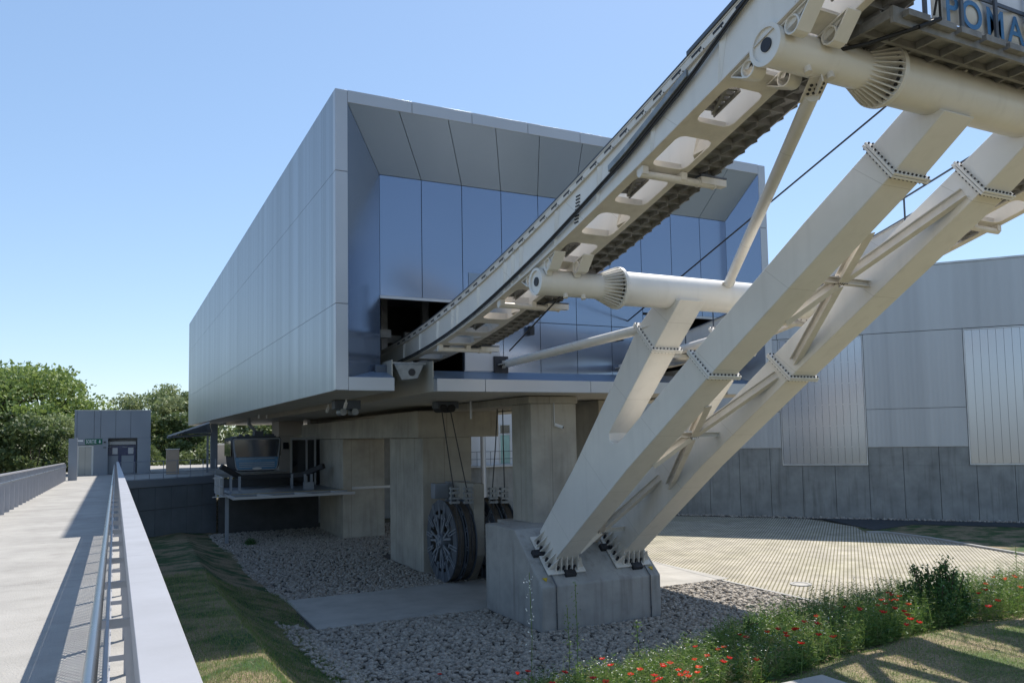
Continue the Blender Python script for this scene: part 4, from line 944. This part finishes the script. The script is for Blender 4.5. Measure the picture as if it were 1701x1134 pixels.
def zw(Y): return 4.6-.01175*Y
WL, WR = -2.80, .14
m_ = MB(); m_.add([(WL, -8, zw(-8)), (WR, -8, zw(-8)), (WR, 57, zw(57)), (WL, 57, zw(57)), (WL, -8, zw(-8)-.35), (WR, -8, zw(-8)-.35), (WR, 57, zw(57)-.35), (WL, 57, zw(57)-.35)], [(0,1,2,3),(7,6,5,4),(0,4,5,1),(1,5,6,2),(2,6,7,3),(3,7,4,0)])
struct(m_.build('walkway_deck', walk_m))
rr = thing('walkway_railing', 'broad white capped railing with steel handrail and woven mesh on the right', 'railing', 'railings along the footbridge')
def lin(x0, x1, h0, h1, ya, yb): return [(y, zw(y)+h0, zw(y)+h1) for y in (ya, yb)]
m_ = MB(); ys_ = [-6]+[4.35+5.2*i for i in range(10)]+[55.2]
for ya, yb in zip(ys_[:-1], ys_[1:]): m_.sweep([(y, zw(y)+1.085, zw(y)+1.10) for y in (ya+.002, yb-.002)], .055, .178); m_.sweep([(y, zw(y)+1.0, zw(y)+1.084) for y in (ya+.002, yb-.002)], .165, .178); m_.sweep([(y, zw(y)+1.0, zw(y)+1.084) for y in (ya+.002, yb-.002)], .055, .066)
m_.build('cap_rail', cap_m, rr, bevel=.002)
hx = -.06; hpts = [(hx, y, zw(y)+.93) for y in (-6, 55)]
MB().cyl(hpts[0], hpts[1], .021, 20).build('handrail', steel_h, rr)
for i, y in enumerate(np.arange(-5.45, 55, 1.2)):
    m_ = MB(); m_.box(.075, .155, y-.007, y+.007, zw(y)-.1, zw(y)+1.0); m_.box(hx, .075, y-.006, y+.006, zw(y)+.80, zw(y)+.84); m_.cyl((hx, y, zw(y)+.82), (hx, y, zw(y)+.91), .007, 6); m_.box(-.03, .075, y-.005, y+.005, zw(y)+.1, zw(y)+.14); m_.build('post', post_m, rr)
m_ = MB(); m_.add([(-.02, -6, zw(-6)+.08), (-.02, 55, zw(55)+.08), (-.02, 55, zw(55)+.86), (-.02, -6, zw(-6)+.86)], [(0,1,2,3)]); m_.build('mesh_panel', mesh_m, rr, solid=False)
m_ = MB()
for h_ in (.06, .86): m_.sweep([(y, zw(y)+h_, zw(y)+h_+.015) for y in (-6, 55)], -.026, -.014)
m_.build('mesh_frame', post_m, rr); rooted(rr, (.1, 20, zw(20)))
lr = thing('walkway_railing', 'grey barred railing with mesh along the left side of the footbridge', 'railing', 'railings along the footbridge')
m_ = MB(); m_.sweep([(y, zw(y)+1.06, zw(y)+1.11) for y in (-6, 56)], WL-.04, WL+.03); m_.build('cap_rail', post_m, lr); MB().cyl((WL+.12, -6, zw(-6)+.88), (WL+.12, 55.5, zw(55.5)+.88), .021, 12).build('handrail', steel_h, lr)
for y in np.arange(4.2, 56, 1.2):
    m_ = MB(); m_.box(WL-.05, WL+.09, y-.012, y+.012, zw(y)-.1, zw(y)+1.055); m_.box(WL+.06, WL+.12, y-.01, y+.01, zw(y)+.80, zw(y)+.85); m_.build('post', post_m, lr)
m_ = MB(); m_.add([(WL-.06, -6, zw(-6)+.05), (WL-.06, 56, zw(56)+.05), (WL-.06, 56, zw(56)+1.05), (WL-.06, -6, zw(-6)+1.05)], [(0,1,2,3)]); m_.build('mesh_panel', mesh_m, lr, solid=False); rooted(lr, (WL, 20, zw(20)))
gp = thing('gate_pillar', 'tall grey metal pillar with a small lamp ending the left railing', 'pillar'); p = at(123, 728, Y=56.6)
B(p[0]-.28, p[0]+.2, 56.3, 57.0, ZD, p[2]).build('column', grey_pt, gp, bevel=.01); B(p[0]+.201, p[0]+.5, 56.35, 56.5, p[2]-.2, p[2]-.1).build('lamp', white_s, gp); rooted(gp, (p[0], 56.6, ZD))

# kiosk
ki = thing('lift_kiosk', 'grey panelled lift kiosk with steel doors and recessed ticket machines', 'kiosk'); YK = 66.
def K(px, py): p = at(px, py, Y=YK); return p[0], p[2]
kx0, kz1 = K(124, 682); kx1, _ = K(251, 682); _, kzm = K(200, 727); kxm, _ = K(180, 700)
xs_ = [kx0, K(142, 0)[0], K(169.5, 0)[0], K(180, 0)[0], K(204, 0)[0], K(228, 0)[0], kx1]; m_ = MB()
for a_, b_ in zip(xs_[:-1], xs_[1:]): m_.box(a_+.012, b_-.012, YK, YK+.1, kzm, kz1)
d0, d1 = K(143, 0)[0], K(168.5, 0)[0]; _, dz = K(155, 739.5)
m_.box(kx0, d0-.02, YK, YK+.1, ZD, kzm-.01); m_.box(d1+.02, kxm, YK, YK+.1, ZD, kzm-.01); m_.box(d0-.02, d1+.02, YK, YK+.1, dz+.03, kzm-.01); m_.box(K(239, 0)[0], kx1, YK, YK+.1, ZD, kzm-.01)
m_.build('wall_panel', grey_pt, ki); B(kx0+.02, kx1-.02, YK+.11, YK+5, kzm-.05, kz1-.05).build('core', grey_dk, ki); B(kx0, kx1, YK-.02, YK+5, kz1, kz1+.06).build('roof', alu_trim, ki)
B(kx0+.02, kxm, YK+.11, YK+5, ZD, kzm-.051).build('lift_shaft', grey_dk, ki); B(kxm+.01, kx1-.02, YK+1.3, YK+5, ZD, kzm-.051).build('back_wall', grey_pt, ki)
dd = MB(); dm = (d0+d1)/2; dd.box(d0+.12, dm-.008, YK+.05, YK+.1, ZD, dz-.12); dd.box(dm+.008, d1-.12, YK+.05, YK+.1, ZD, dz-.12); dr = dd.build('lift_door', door_m, ki)
m_ = MB(); m_.box(d0-.02, d0+.11, YK+.02, YK+.1, ZD, dz); m_.box(d1-.11, d1+.02, YK+.02, YK+.1, ZD, dz); m_.box(d0+.11, d1-.11, YK+.02, YK+.1, dz-.11, dz); m_.build('door_frame', cream, dr)
m_ = MB(); q1_ = K(174, 734); m_.box(q1_[0]-.06, q1_[0]+.06, YK-.08, YK-.002, q1_[1]-.05, q1_[1]+.05); q1_ = K(174, 743); m_.box(q1_[0]-.1, q1_[0]+.1, YK-.03, YK-.002, q1_[1]-.03, q1_[1]+.03); m_.build('call_button', bolt_m, ki)
s0, sz1 = K(141.5, 729); s1, sz0 = K(169.8, 737.5); sg = B(s0, s1, YK-.06, YK-.003, sz0, sz1).build('exit_sign', green_s, ki)
tm = text_mesh('SORTIE', (sz1-sz0)*.9, .004, .008, sp=1.08); tm.materials.append(white_s); to = bpy.data.objects.new('lettering', tm); COL.objects.link(to); to.parent = sg
to.matrix_world = Matrix.Translation((s0+.06, YK-.066, sz0+.09)) @ Matrix.Rotation(PI/2, 4, 'X') @ Matrix.Diagonal(((s1-s0-.45)/max(1e-3, max(v.co.x for v in tm.vertices)), 1, 1, 1))
ax_ = s1-.16; zc_ = (sz0+sz1)/2; MB().prism([(ax_-.09, zc_), (ax_, zc_-.12), (ax_+.09, zc_), (ax_+.03, zc_), (ax_+.03, zc_+.12), (ax_-.03, zc_+.12), (ax_-.03, zc_)], 'y', YK-.07, YK-.061).build('arrow', white_s, sg)
B(K(190, 0)[0], K(237, 0)[0], YK+.9, YK+1.29, K(0, 742)[1], K(0, 736)[1]).build('fascia_light', alu_trim, ki)
for i, (pa_, pb_) in enumerate(((187, 210.5), (212, 236))):
    a_, b_ = K(pa_, 0)[0], K(pb_, 0)[0]; z1_ = K(0, 743)[1]; zmid = K(0, 761)[1]
    tk = B(a_, b_, YK+.8, YK+1.28, ZD, z1_).build('ticket_machine', grey_pt, ki, bevel=.02)
    m_ = MB(); m_.box(a_-.03, a_+.08, YK+.76, YK+.799, ZD, z1_); m_.box(b_-.08, b_+.03, YK+.76, YK+.799, ZD, z1_); m_.box(a_+.08, b_-.08, YK+.76, YK+.799, zmid, z1_); m_.build('surround', navy, tk)
    m_ = MB(); m_.box(a_+.12, (a_+b_)/2-.05, YK+.73, YK+.759, zmid+.62, z1_-.12); m_.box((a_+b_)/2+.02, b_-.12, YK+.73, YK+.759, zmid+.1, zmid+.58); m_.build('screen', alu_trim, tk)
rooted(ki, ((kx0+kx1)/2, YK+2, ZD))
# other things on the deck
cl_ = thing('steel_column', 'pale steel column nearest the cabin carrying the station box', 'column', 'steel columns under the station edge')
p = at(355.5, 778, Z=ZD); B(p[0]-.28, p[0]+.28, p[1], p[1]+.5, ZD, ZB-.01).build('shaft', grey_pt, cl_, bevel=.01); B(p[0]-.4, p[0]+.4, p[1]-.1, p[1]+.6, ZD, ZD+.04).build('foot_plate', grey_pt, cl_); rooted(cl_, (p[0], p[1], ZD))
p2 = at(326.5, 776, Z=ZD); c2 = copy_tree(cl_); c2.location = (p2[0], p2[1], ZD); c2['label'] = 'pale steel column under the canopy left of the nearest column'
cn = thing('canopy', 'thin sloping grey canopy sticking out left of the station columns', 'canopy')
a_ = at(278, 723, Y=62); b_ = at(348, 700, Y=60.5); c_ = at(352, 716, Y=63.5); d_ = at(300, 718, Y=66)
a_, b_, c_, d_ = [Vector(q) for q in (a_, b_, c_, d_)]; u_ = Vector((0, 0, .12))
MB().add([a_, b_, c_, d_, a_-u_, b_-u_, c_-u_, d_-u_], [(0,1,2,3),(7,6,5,4),(0,4,5,1),(1,5,6,2),(2,6,7,3),(3,7,4,0)]).build('roof', grey_pt, cn, smooth=False)
MB().beam(a_-u_, c_-u_*2, .12, .16).beam(c_-Vector((.3, 0, .1)), (c_.x-.3, c_.y, ZD), .14, .14).build('beam', grey_pt, cn); rooted(cn, (c_.x, c_.y, ZD))
bl = thing('concrete_block', 'beige square block standing on the deck under the canopy', 'block'); p = at(287, 787, Z=ZD); B(p[0]-.42, p[0]+.42, p[1], p[1]+.8, ZD, ZD+1.75).build('body', wood_m, bl, bevel=.02); B(p[0]-.46, p[0]+.46, p[1]-.03, p[1]+.83, ZD+1.76, ZD+1.82).build('cap', cream2, bl); rooted(bl, (p[0], p[1], ZD))
bw = thing('boundary_wall', 'low beige wall with pale coping behind the blue cabin', 'wall'); B(8.8, 19, 84, 84.4, ZD, ZD+1.9).build('panel', brick_b, bw); B(8.75, 19, 83.95, 84.45, ZD+1.91, ZD+2.1).build('coping', cream, bw); rooted(bw, (15, 84, ZD))
cw_ = thing('lift_core', 'beige boarded core block behind the cabin below the station soffit', 'core'); p0 = at(465, 0, Y=63); p1 = at(504, 0, Y=63); m_ = MB(); m_.box(p0[0], p1[0], 63, 66, ZD, ZD+1.5); m_.box(p0[0]-.03, p1[0], 63, 66, ZD+1.52, ZD+2.6); m_.box(p0[0], p1[0], 63, 66, ZD+2.62, ZB-.02); m_.build('panel', brick_b, cw_)
p = at(475, 740, Y=62.9); B(p[0]-.2, p[0]+.2, 62.9, 62.99, p[2]-.25, p[2]+.25).build('screen', blk_gl, cw_); rooted(cw_, (p0[0], 63, ZD))

# white building seen between the piers
wb_ = thing('control_building', 'small white building with teal glazed door behind the station piers', 'building')
m_ = MB(); m_.box(24.4, 34, 58, 58.3, 3.9, 8.6); WBm = m_.build('wall', mat('white_render', (.66, .68, .71), .6, 0, .05), wb_); B(24.4, 34, 58.31, 66, 0, 8.5).build('core', dark_in, wb_); B(24.4, 34, 57.9, 58.3, 0, 3.75).build('base', hall_cc, wb_); B(24.2, 34.2, 57.6, 58.4, 3.76, 3.89).build('ledge', alu_trim, wb_)
for x0_, x1_, z0_, z1_, mm_ in ((27.9, 28.75, 4.0, 6.3, mat('teal_glass', (.25, .42, .42), .2, .2)), (27.9, 28.75, 6.45, 7.1, blk_gl), (25.0, 25.3, 4.0, 7.6, blk_gl)):
    w1 = B(x0_, x1_, 57.96, 57.995, z0_, z1_).build('window', mm_, wb_); m_ = MB(); m_.box(x0_-.08, x0_, 57.93, 57.995, z0_, z1_); m_.box(x1_, x1_+.08, 57.93, 57.995, z0_, z1_); m_.box(x0_-.08, x1_+.08, 57.93, 57.995, z1_, z1_+.06); m_.build('frame', win_fr, w1)
m_ = MB(); 
for z in (4.4, 5.0): m_.cyl((24.4, 57.7, z), (33, 57.7, z), .02, 6)
for x in np.arange(24.5, 33, 1.2): m_.cyl((x, 57.7, 3.9), (x, 57.7, 5.0), .02, 6)
m_.build('balcony_rail', grey_dk, wb_); MB().cyl((25.75, 56.6, 0), (25.75, 56.6, 8.6), .22, 20).build('round_column', alu_trim, wb_); rooted(wb_, (29, 60, 0))
# manhole frames
mh = thing('manhole', 'pale round manhole frame set in the grass jointed paving', 'manhole cover'); p = at(1330, 970, Z=.04); MB().ring((p[0], p[1], .03), (p[0], p[1], .07), .42, .3, 32).build('ring', kerb_m, mh); MB().cyl((p[0], p[1], .03), (p[0], p[1], .055), .29, 32).build('cover', slab_m, mh); rooted(mh, p)
mh = thing('access_hatch', 'square pale framed hatch at the edge of the dry lawn', 'hatch'); p = at(1345, 1128, Z=.95); z_ = 2.6
p = at(1350, 1136, Z=z_); m_ = MB(); m_.box(p[0]-.5, p[0]+.4, p[1]-.6, p[1]+.2, z_-.2, z_+.03); m_.build('frame', kerb_m, mh, bevel=.01); B(p[0]-.46, p[0]+.36, p[1]-.56, p[1]+.16, z_+.031, z_+.045).build('lid', slab_m, mh); rooted(mh, (p[0], p[1], z_))

# ================================================================== VEGETATION
def quads_mesh(name, C, U_, V_, m, parent=None):
    n = len(C); P = np.empty((n, 4, 3), np.float32); P[:, 0] = C-U_; P[:, 1] = C+V_*.55; P[:, 2] = C+U_; P[:, 3] = C-V_*.55
    me = bpy.data.meshes.new(name); me.vertices.add(n*4); me.vertices.foreach_set('co', P.ravel()); me.loops.add(n*4); me.loops.foreach_set('vertex_index', np.arange(n*4, dtype=np.int32))
    me.polygons.add(n); me.polygons.foreach_set('loop_start', np.arange(0, n*4, 4, dtype=np.int32)); me.update(calc_edges=True)
    if isinstance(m, (list, tuple)):
        for q in m[0]: me.materials.append(q)
        me.polygons.foreach_set('material_index', m[1].astype(np.int32))
    else: me.materials.append(m)
    o = bpy.data.objects.new(name, me); COL.objects.link(o)
    if parent: o.parent = parent
    return o
def rvec(n):
    v = RNG.normal(0, 1, (n, 3)); return v/np.linalg.norm(v, axis=1)[:, None]
def tree(name, label, cat, loc, h, rx, m, n=9000, leaf=.26, clumps=70, low=.25, conifer=False, group='trees behind the walkway', seed=0):
    t = thing(name, label, cat, group); rg = random.Random(seed); x, y, z = loc
    tk = MB(); top = h*.8; pts = [Vector((x+rg.uniform(-.3, .3)*i, y+rg.uniform(-.3, .3)*i, z+top*i/5)) for i in range(6)]
    r0 = h*.022
    for i in range(5): tk.cyl(pts[i], pts[i+1], r0*(1-i*.16), 10, r0*(1-(i+1)*.16))
    cc_ = []
    for k_ in range(clumps):
        if conifer: u = rg.random(); zz = low+(1-low)*u; rr_ = rx*(1-.55*u)*math.sqrt(rg.uniform(.25, 1)); a = rg.uniform(0, 2*PI); c = (x+rr_*math.cos(a), y+rr_*math.sin(a), z+h*zz)
        else:
            a = rg.uniform(0, 2*PI); ph = math.asin(rg.uniform(-.75, 1)); q = rg.uniform(.62, 1)**.7; hh = h*(1-low)/2
            c = (x+rx*q*math.cos(ph)*math.cos(a), y+rx*q*math.cos(ph)*math.sin(a), z+h*low+hh+hh*q*math.sin(ph)*.93)
        cc_.append(c)
    for k_ in range(0, clumps, 4):
        c = Vector(cc_[k_]); bb_ = pts[min(4, 1+rg.randrange(4))]; mid = (bb_+c)/2+Vector((0, 0, -.3)); tk.cyl(bb_, mid, r0*.35, 6, r0*.22); tk.cyl(mid, c, r0*.22, 6, r0*.08)
    tk.build('trunk', bark, t)
    per = n//clumps; C = []
    for c in cc_:
        s_ = rx*rg.uniform(.13, .24); d = rvec(per)*(RNG.uniform(.15, 1, (per, 1))**.5)*s_*np.array([1.15, 1.15, .8]); C.append(np.array(c)+d)
    C = np.concatenate(C); nn = len(C); u = rvec(nn); v = np.cross(u, rvec(nn)); v /= np.linalg.norm(v, axis=1)[:, None]; sz_ = RNG.uniform(.6, 1.25, (nn, 1))*leaf
    quads_mesh('crown', C, u*sz_, v*sz_, m, t)
    return rooted(t, loc)
def tpos(px, D): p = at(px, 735, Y=D); return (p[0], D, 0)
def theight(py, D, px=100): return at(px, py, Y=D)[2]
specs = [
 ('broadleaf_tree', 'tallest round broadleaf tree filling the left edge of the view', 2, 96, 597, 9.2, leaf_a, False),
 ('broadleaf_tree', 'tall broadleaf tree right of the tallest, rising above the gate pillar', 56, 100, 607, 5.9, leaf_a, False),
 ('broadleaf_tree', 'pale broadleaf tree directly behind the left part of the lift kiosk', 100, 112, 662, 2.6, leaf_a, False),
 ('broadleaf_tree', 'round bright green tree in front of the dark pines by the left railing', 66, 78, 684, 3.6, leaf_c, False),
 ('pine_tree', 'bushy dark pine just over the left railing at the picture edge', 2, 66, 690, 3.4, leaf_b, True),
 ('pine_tree', 'dark pine over the left railing midway to the gate pillar', 32, 64, 706, 3.6, leaf_b, True),
 ('pine_tree', 'shorter dark pine close to the gate pillar', 72, 74, 716, 3.4, leaf_b, True),
 ('pine_tree', 'slim dark pine standing right behind the gate pillar', 108, 84, 700, 2.8, leaf_b, True),
 ('broadleaf_tree', 'pale feathery tree behind the kiosk roof with a domed crown', 262, 118, 641, 6.4, leaf_c, False),
 ('broadleaf_tree', 'pale broadleaf tree touching the far edge of the station box', 300, 112, 650, 4.4, leaf_c, False),
 ('broadleaf_tree', 'small pale tree low above the right end of the kiosk roof', 222, 124, 672, 2.6, leaf_c, False),
 ('pine_tree', 'dark pine between the kiosk and the station canopy', 272, 96, 694, 4.6, leaf_b, True),
 ('pine_tree', 'dark pine behind the canopy beside the first steel column', 318, 94, 700, 4.2, leaf_b, True),
 ('broadleaf_tree', 'tree seen between the steel column and the blue cabin', 372, 100, 690, 4.6, leaf_c, False),
 ('broadleaf_tree', 'tree showing above the roof of the blue cabin', 430, 102, 688, 4.6, leaf_c, False),
 ('pine_tree', 'dark pine showing right of the blue cabin', 470, 98, 700, 3.5, leaf_b, True),
]
for i, (nm, lb, px, D, py, rx, mm, con) in enumerate(specs):
    h = theight(py, D, px); tree(nm, lb, 'tree', tpos(px, D), h, rx, mm, n=13000 if rx > 5 else 8000, leaf=.24 if D > 90 else .17, clumps=95 if rx > 5 else 60, low=.12 if con else .2, conifer=con, seed=i+3)

# low hedge mass at the far left below the railing line and behind the deck
C = np.column_stack([RNG.uniform(-22, 12, 16000), RNG.uniform(86, 92, 16000), RNG.uniform(0, 1, 16000)**.8*(5.4)])
C[:, 2] += .8*np.sin(C[:, 0]*.9)+.4*np.sin(C[:, 0]*2.3); u = rvec(len(C)); v = np.cross(u, rvec(len(C)))
struct(quads_mesh('far_hedge', C, u*.3, v*.3, leaf_b), 'stuff')

# ---- meadow strip between stones and lawn
def in_strip(wild=0.):
    while True:
        X = random.uniform(4.2, 21); f = lawn_edge(X); w_ = shelf(X)+random.uniform(0, 1.6)+wild; Y = f+w_*random.random()**1.15
        if X < 8.5 and random.random() > .25+.75*(X-4.2)/4.3: continue
        return X, Y, berm(X, Y)
Cs = []; Us = []; Vs = []; mi = []
def tallness(X): return float(np.interp(X, [4, 7, 9, 12, 15, 20], [.36, .46, .58, .72, .82, .85]))
for k_ in range(7600):                                   # plants: stem with leaves
    X, Y, Z = in_strip(); tall = tallness(X)*random.uniform(.35, 1.2); patch = math.sin(X*2.1+1)*math.sin(Y*2.7+X)
    lean = Vector((random.gauss(0, .16), random.gauss(0, .16), 1)).normalized(); base = Vector((X, Y, Z-.03))
    kind = random.random()-.22*patch; mat_i = 0 if kind < .66 else (1 if kind < .93 else 2)
    c = base+lean*tall*.5; sd = Vector((random.uniform(-1, 1), random.uniform(-1, 1), 0)).normalized()
    Cs.append(c); Us.append(lean*tall*.5); Vs.append(sd*.007); mi.append(mat_i)
    for j in range(random.randint(9, 18)):
        h_ = tall*random.uniform(.03, .95); a = random.uniform(0, 2*PI); out = Vector((math.cos(a), math.sin(a), random.uniform(-.2, .9))).normalized(); ll = random.uniform(.025, .07)*(1.3-h_/max(tall, .1)*.75)
        q = base+lean*h_+out*ll; Cs.append(q); Us.append(out*ll); Vs.append(out.cross(Vector((random.uniform(-1, 1), random.uniform(-1, 1), .4))).normalized()*ll*random.uniform(.25, .5)); mi.append(mat_i)
for k_ in range(9000):                                   # grass blades
    X, Y, Z = in_strip(.5); hh = random.uniform(.12, .5)*(1.2 if random.random() > .06 else 1.7)
    lean = Vector((random.gauss(0, .3), random.gauss(0, .3), 1)).normalized()
    Cs.append(Vector((X, Y, Z))+lean*hh*.5); Us.append(lean*hh*.5); Vs.append(Vector((random.uniform(-1, 1), random.uniform(-1, 1), 0)).normalized()*.005); mi.append(0 if random.random() < .66 else 2)
for k_ in range(1300):                                   # little white flowers
    X, Y, Z = in_strip(); c = Vector((X, Y, Z+tallness(X)*random.uniform(.4, 1.05)))
    for j in range(3):
        q = c+Vector((random.gauss(0, .04), random.gauss(0, .04), random.gauss(0, .02))); u_ = Vector((random.uniform(-1, 1), random.uniform(-1, 1), .3)).normalized()*.011; Cs.append(q); Us.append(u_); Vs.append(u_.cross(Vector((.2, .1, 1))).normalized()*.018); mi.append(3)
A3 = lambda L_: np.array([tuple(q) for q in L_], np.float32)
struct(quads_mesh('wildflower_meadow', A3(Cs), A3(Us), A3(Vs), ([leaf_w, leaf_d, straw, daisy], np.array(mi))), 'stuff')
# sparse turf tufts
Cs = []; Us = []; Vs = []; mi = []
for k_ in range(120000):
    if k_ % 2: X = random.uniform(.4, 6.2); Y = 11+22*random.random()**1.6; z = bank_z(X, Y); hh = random.uniform(.04, .12)
    else:
        X = random.uniform(6, 20); Y = lawn_edge(X)-random.uniform(.0, 4); z = berm(X, Y); hh = random.uniform(.015, .05)
    lean = Vector((random.gauss(0, .5), random.gauss(0, .5), 1)).normalized(); Cs.append(Vector((X, Y, z))+lean*hh*.5); Us.append(lean*hh*.6); Vs.append(Vector((random.uniform(-1, 1), random.uniform(-1, 1), 0)).normalized()*.008); mi.append(0 if random.random() < .6 else 1)
struct(quads_mesh('turf_blades', A3(Cs), A3(Us), A3(Vs), ([leaf_w, straw], np.array(mi))), 'stuff')

# poppies: individuals
def poppy(mm):
    t = thing('poppy', '', 'poppy'); h = .5
    MB().tube([(0, 0, 0), (.02, .01, .25), (.0, .02, h-.01)], .004, 5).build('stem', leaf_w, t)
    vs = [(0, 0, h)]; fs = []; n = 16
    for i in range(n):
        a = 2*PI*i/n; r = .05*(1+.18*math.cos(4*a)); vs.append((r*math.cos(a), r*math.sin(a), h+.028+.012*math.sin(7*a)))
    fs = [(0, 1+i, 1+(i+1) % n) for i in range(n)]
    MB().add(vs, fs).build('petals', mm, t, solid=False); MB().cyl((0, 0, h), (0, 0, h+.02), .010, 6).build('seed_head', bolt_m, t); return t
pro = {'r': poppy(shaded_p), 'o': poppy(sunlit_p)}; first = {'r': True, 'o': True}
PP = [(1384,853,'r'),(1406,850,'r'),(1325,875,'r')]
poppies = [(1363,1020,'r'),(1331,1030,'r'),(1344,1028,'r'),(1358,1053,'r'),(1327,1067,'r'),(1396,1056,'o'),(1311,1040,'r'),(1318,1043,'r'),(1303,1050,'r'),(1305,1055,'r'),(1290,1043,'r'),(1281,1048,'o'),
 (1227,1053,'r'),(1237,1055,'r'),(1208,1073,'o'),(1184,1073,'r'),(1179,1085,'o'),(1160,1093,'o'),(1205,1090,'r'),(1193,1096,'r'),(1158,1105,'o'),(1162,1116,'o'),(1253,1094,'o'),(1003,1093,'r'),(1021,1103,'r'),(1112,1097,'o'),(1105,1106,'r'),(1101,1101,'o'),(1065,1108,'o'),(1047,1115,'o'),(1087,1121,'r'),(1100,1125,'r'),(1093,1130,'o'),(1123,1114,'o'),(1133,1111,'o'),(1142,1111,'o'),(1145,1121,'o'),(985,1124,'r'),(1005,1127,'o'),(1163,1072,'r'),
 (1472,983,'r'),(1486,986,'r'),(1495,988,'o'),(1470,995,'r'),(1476,995,'r'),(1484,995,'r'),(1472,1002,'r'),(1462,1003,'r'),(1481,1007,'r'),(1451,1011,'r'),(1506,1001,'o'),(1501,1013,'r'),(1504,1018,'r'),(1505,1034,'r'),(1516,1026,'r'),(1520,1030,'r'),(1466,1014,'r'),(1418,1006,'r'),(1425,1009,'r'),(1434,1010,'r'),
 (1649,957,'o'),(1642,967,'o'),(1672,961,'o'),(1680,959,'o'),(1688,957,'o'),(1694,953,'o'),(1684,972,'o'),(1637,978,'r'),(1635,984,'r'),(1651,1004,'r'),(1646,993,'o'),(730,1117,'r'),(847,1112,'r'),(869,1113,'r'),(931,1113,'r'),(918,1133,'r')]
labels_r = {'r': 'poppy coloured deep red for shade, growing in the wildflower strip beside the lawn', 'o': 'poppy coloured orange red for sunlight, growing in the wildflower strip beside the lawn'}
for (px, py, k_) in poppies:
    zf = ZL+.55
    for it in range(12):                                 # stand the flower on the slope it grows from
        p = at(px, py, Z=zf); zf = .5*zf+.5*(berm(p[0], p[1])+(.62 if px > 1250 else .48))
    p = at(px, py, Z=zf); zg = berm(p[0], p[1]); hst = max(.2, zf-zg)
    if first[k_]: o = pro[k_]; first[k_] = False
    else: o = copy_tree(pro[k_])
    s_ = random.uniform(.85, 1.2); o.location = (p[0], p[1], zg); o.scale = (s_*.9, s_*.9, hst/.53); o.rotation_euler = (random.gauss(0, .25)*.4, random.gauss(0, .25)*.4, random.uniform(0, 6))
    o['label'] = labels_r[k_]; o['category'] = 'poppy'; o['group'] = 'poppies coloured as shaded in the flower strip' if k_ == 'r' else 'poppies coloured as sunlit in the flower strip'
# bushes
def bush(label, px, py, Zb, h, r, n, mm, seed, lf=.05):
    t = thing('leafy_bush', label, 'bush'); p = at(px, py, Z=Zb); rg = random.Random(seed); tk = MB(); C = []
    for k_ in range(26):
        a = rg.uniform(0, 2*PI); q = rg.uniform(.1, 1); tip = Vector((p[0]+r*q*math.cos(a), p[1]+r*q*math.sin(a), Zb+h*(1-.55*q*q)*rg.uniform(.7, 1.08))); b0 = Vector((p[0]+.15*math.cos(a), p[1]+.15*math.sin(a), Zb)); mid = (b0+tip)/2+Vector((0, 0, .1)); tk.tube([b0, mid, tip], .012, 5)
        m = n//26; tt = RNG.uniform(.25, 1.03, (m, 1)); C.append(np.array(b0)*(1-tt)+np.array(tip)*tt+rvec(m)*RNG.uniform(.02, .16, (m, 1)))
    tk.build('stem', bark, t); C = np.concatenate(C); u = rvec(len(C)); v = np.cross(u, rvec(len(C))); v /= np.linalg.norm(v, axis=1)[:, None]; s2 = RNG.uniform(.7, 1.3, (len(C), 1))*lf; quads_mesh('foliage', C, u*s2, v*s2, mm, t); return rooted(t, (p[0], p[1], Zb))
bush('large dark green bush towering over the wildflower strip', 1562, 1050, 2.15, 1.5, .74, 7000, leaf_d, 5, .032)
bush('low dark leafy clump among poppies right of the plinth', 1252, 1080, 2.1, .55, .28, 1500, leaf_d, 6, .025)
bush('tiny green weed tuft on the stones under the service platform', 416, 905, 0, .35, .5, 500, leaf_d, 7)
# tall thin stalks in front of the plinth
for i, (px, py0, py1, Yd, lb) in enumerate(((882, 1120, 950, 11.2, 'tall spindly stalk with pale buds in front of the plinth corner'), (958, 1130, 965, 11.0, 'tall spindly stalk with yellow buds in front of the plinth face'), (945, 1130, 1010, 11.3, 'medium spindly stalk left of the yellow budded one'), (1060, 1130, 1030, 11.0, 'thin stalk rising from the poppies right of the plinth'), (1690, 1010, 905, 12.5, 'tall pale grass stalk at the right picture edge'))):
    a = Vector(at(px, py0, Y=Yd)); b = Vector(at(px-3, py1, Y=Yd)); t = thing('flower_stalk', lb, 'plant', 'tall stalks in the flower strip'); a.z = berm(a.x, a.y)-.02
    MB().tube([a, (a+b)/2+Vector((.03, 0, 0)), b], .006, 5).build('stem', leaf_w, t); n = 46; tt = RNG.uniform(.35, 1, (n, 1)); C = np.array(a)*(1-tt)+np.array(b)*tt+rvec(n)*RNG.uniform(.0, .12, (n, 1)); u = rvec(n)*.022; v = np.cross(rvec(n), u); v /= np.linalg.norm(v, axis=1)[:, None]; quads_mesh('bud', C, u, v*.02, daisy if i == 0 else leaf_w, t); rooted(t, a)
print('objects', len(bpy.data.objects))
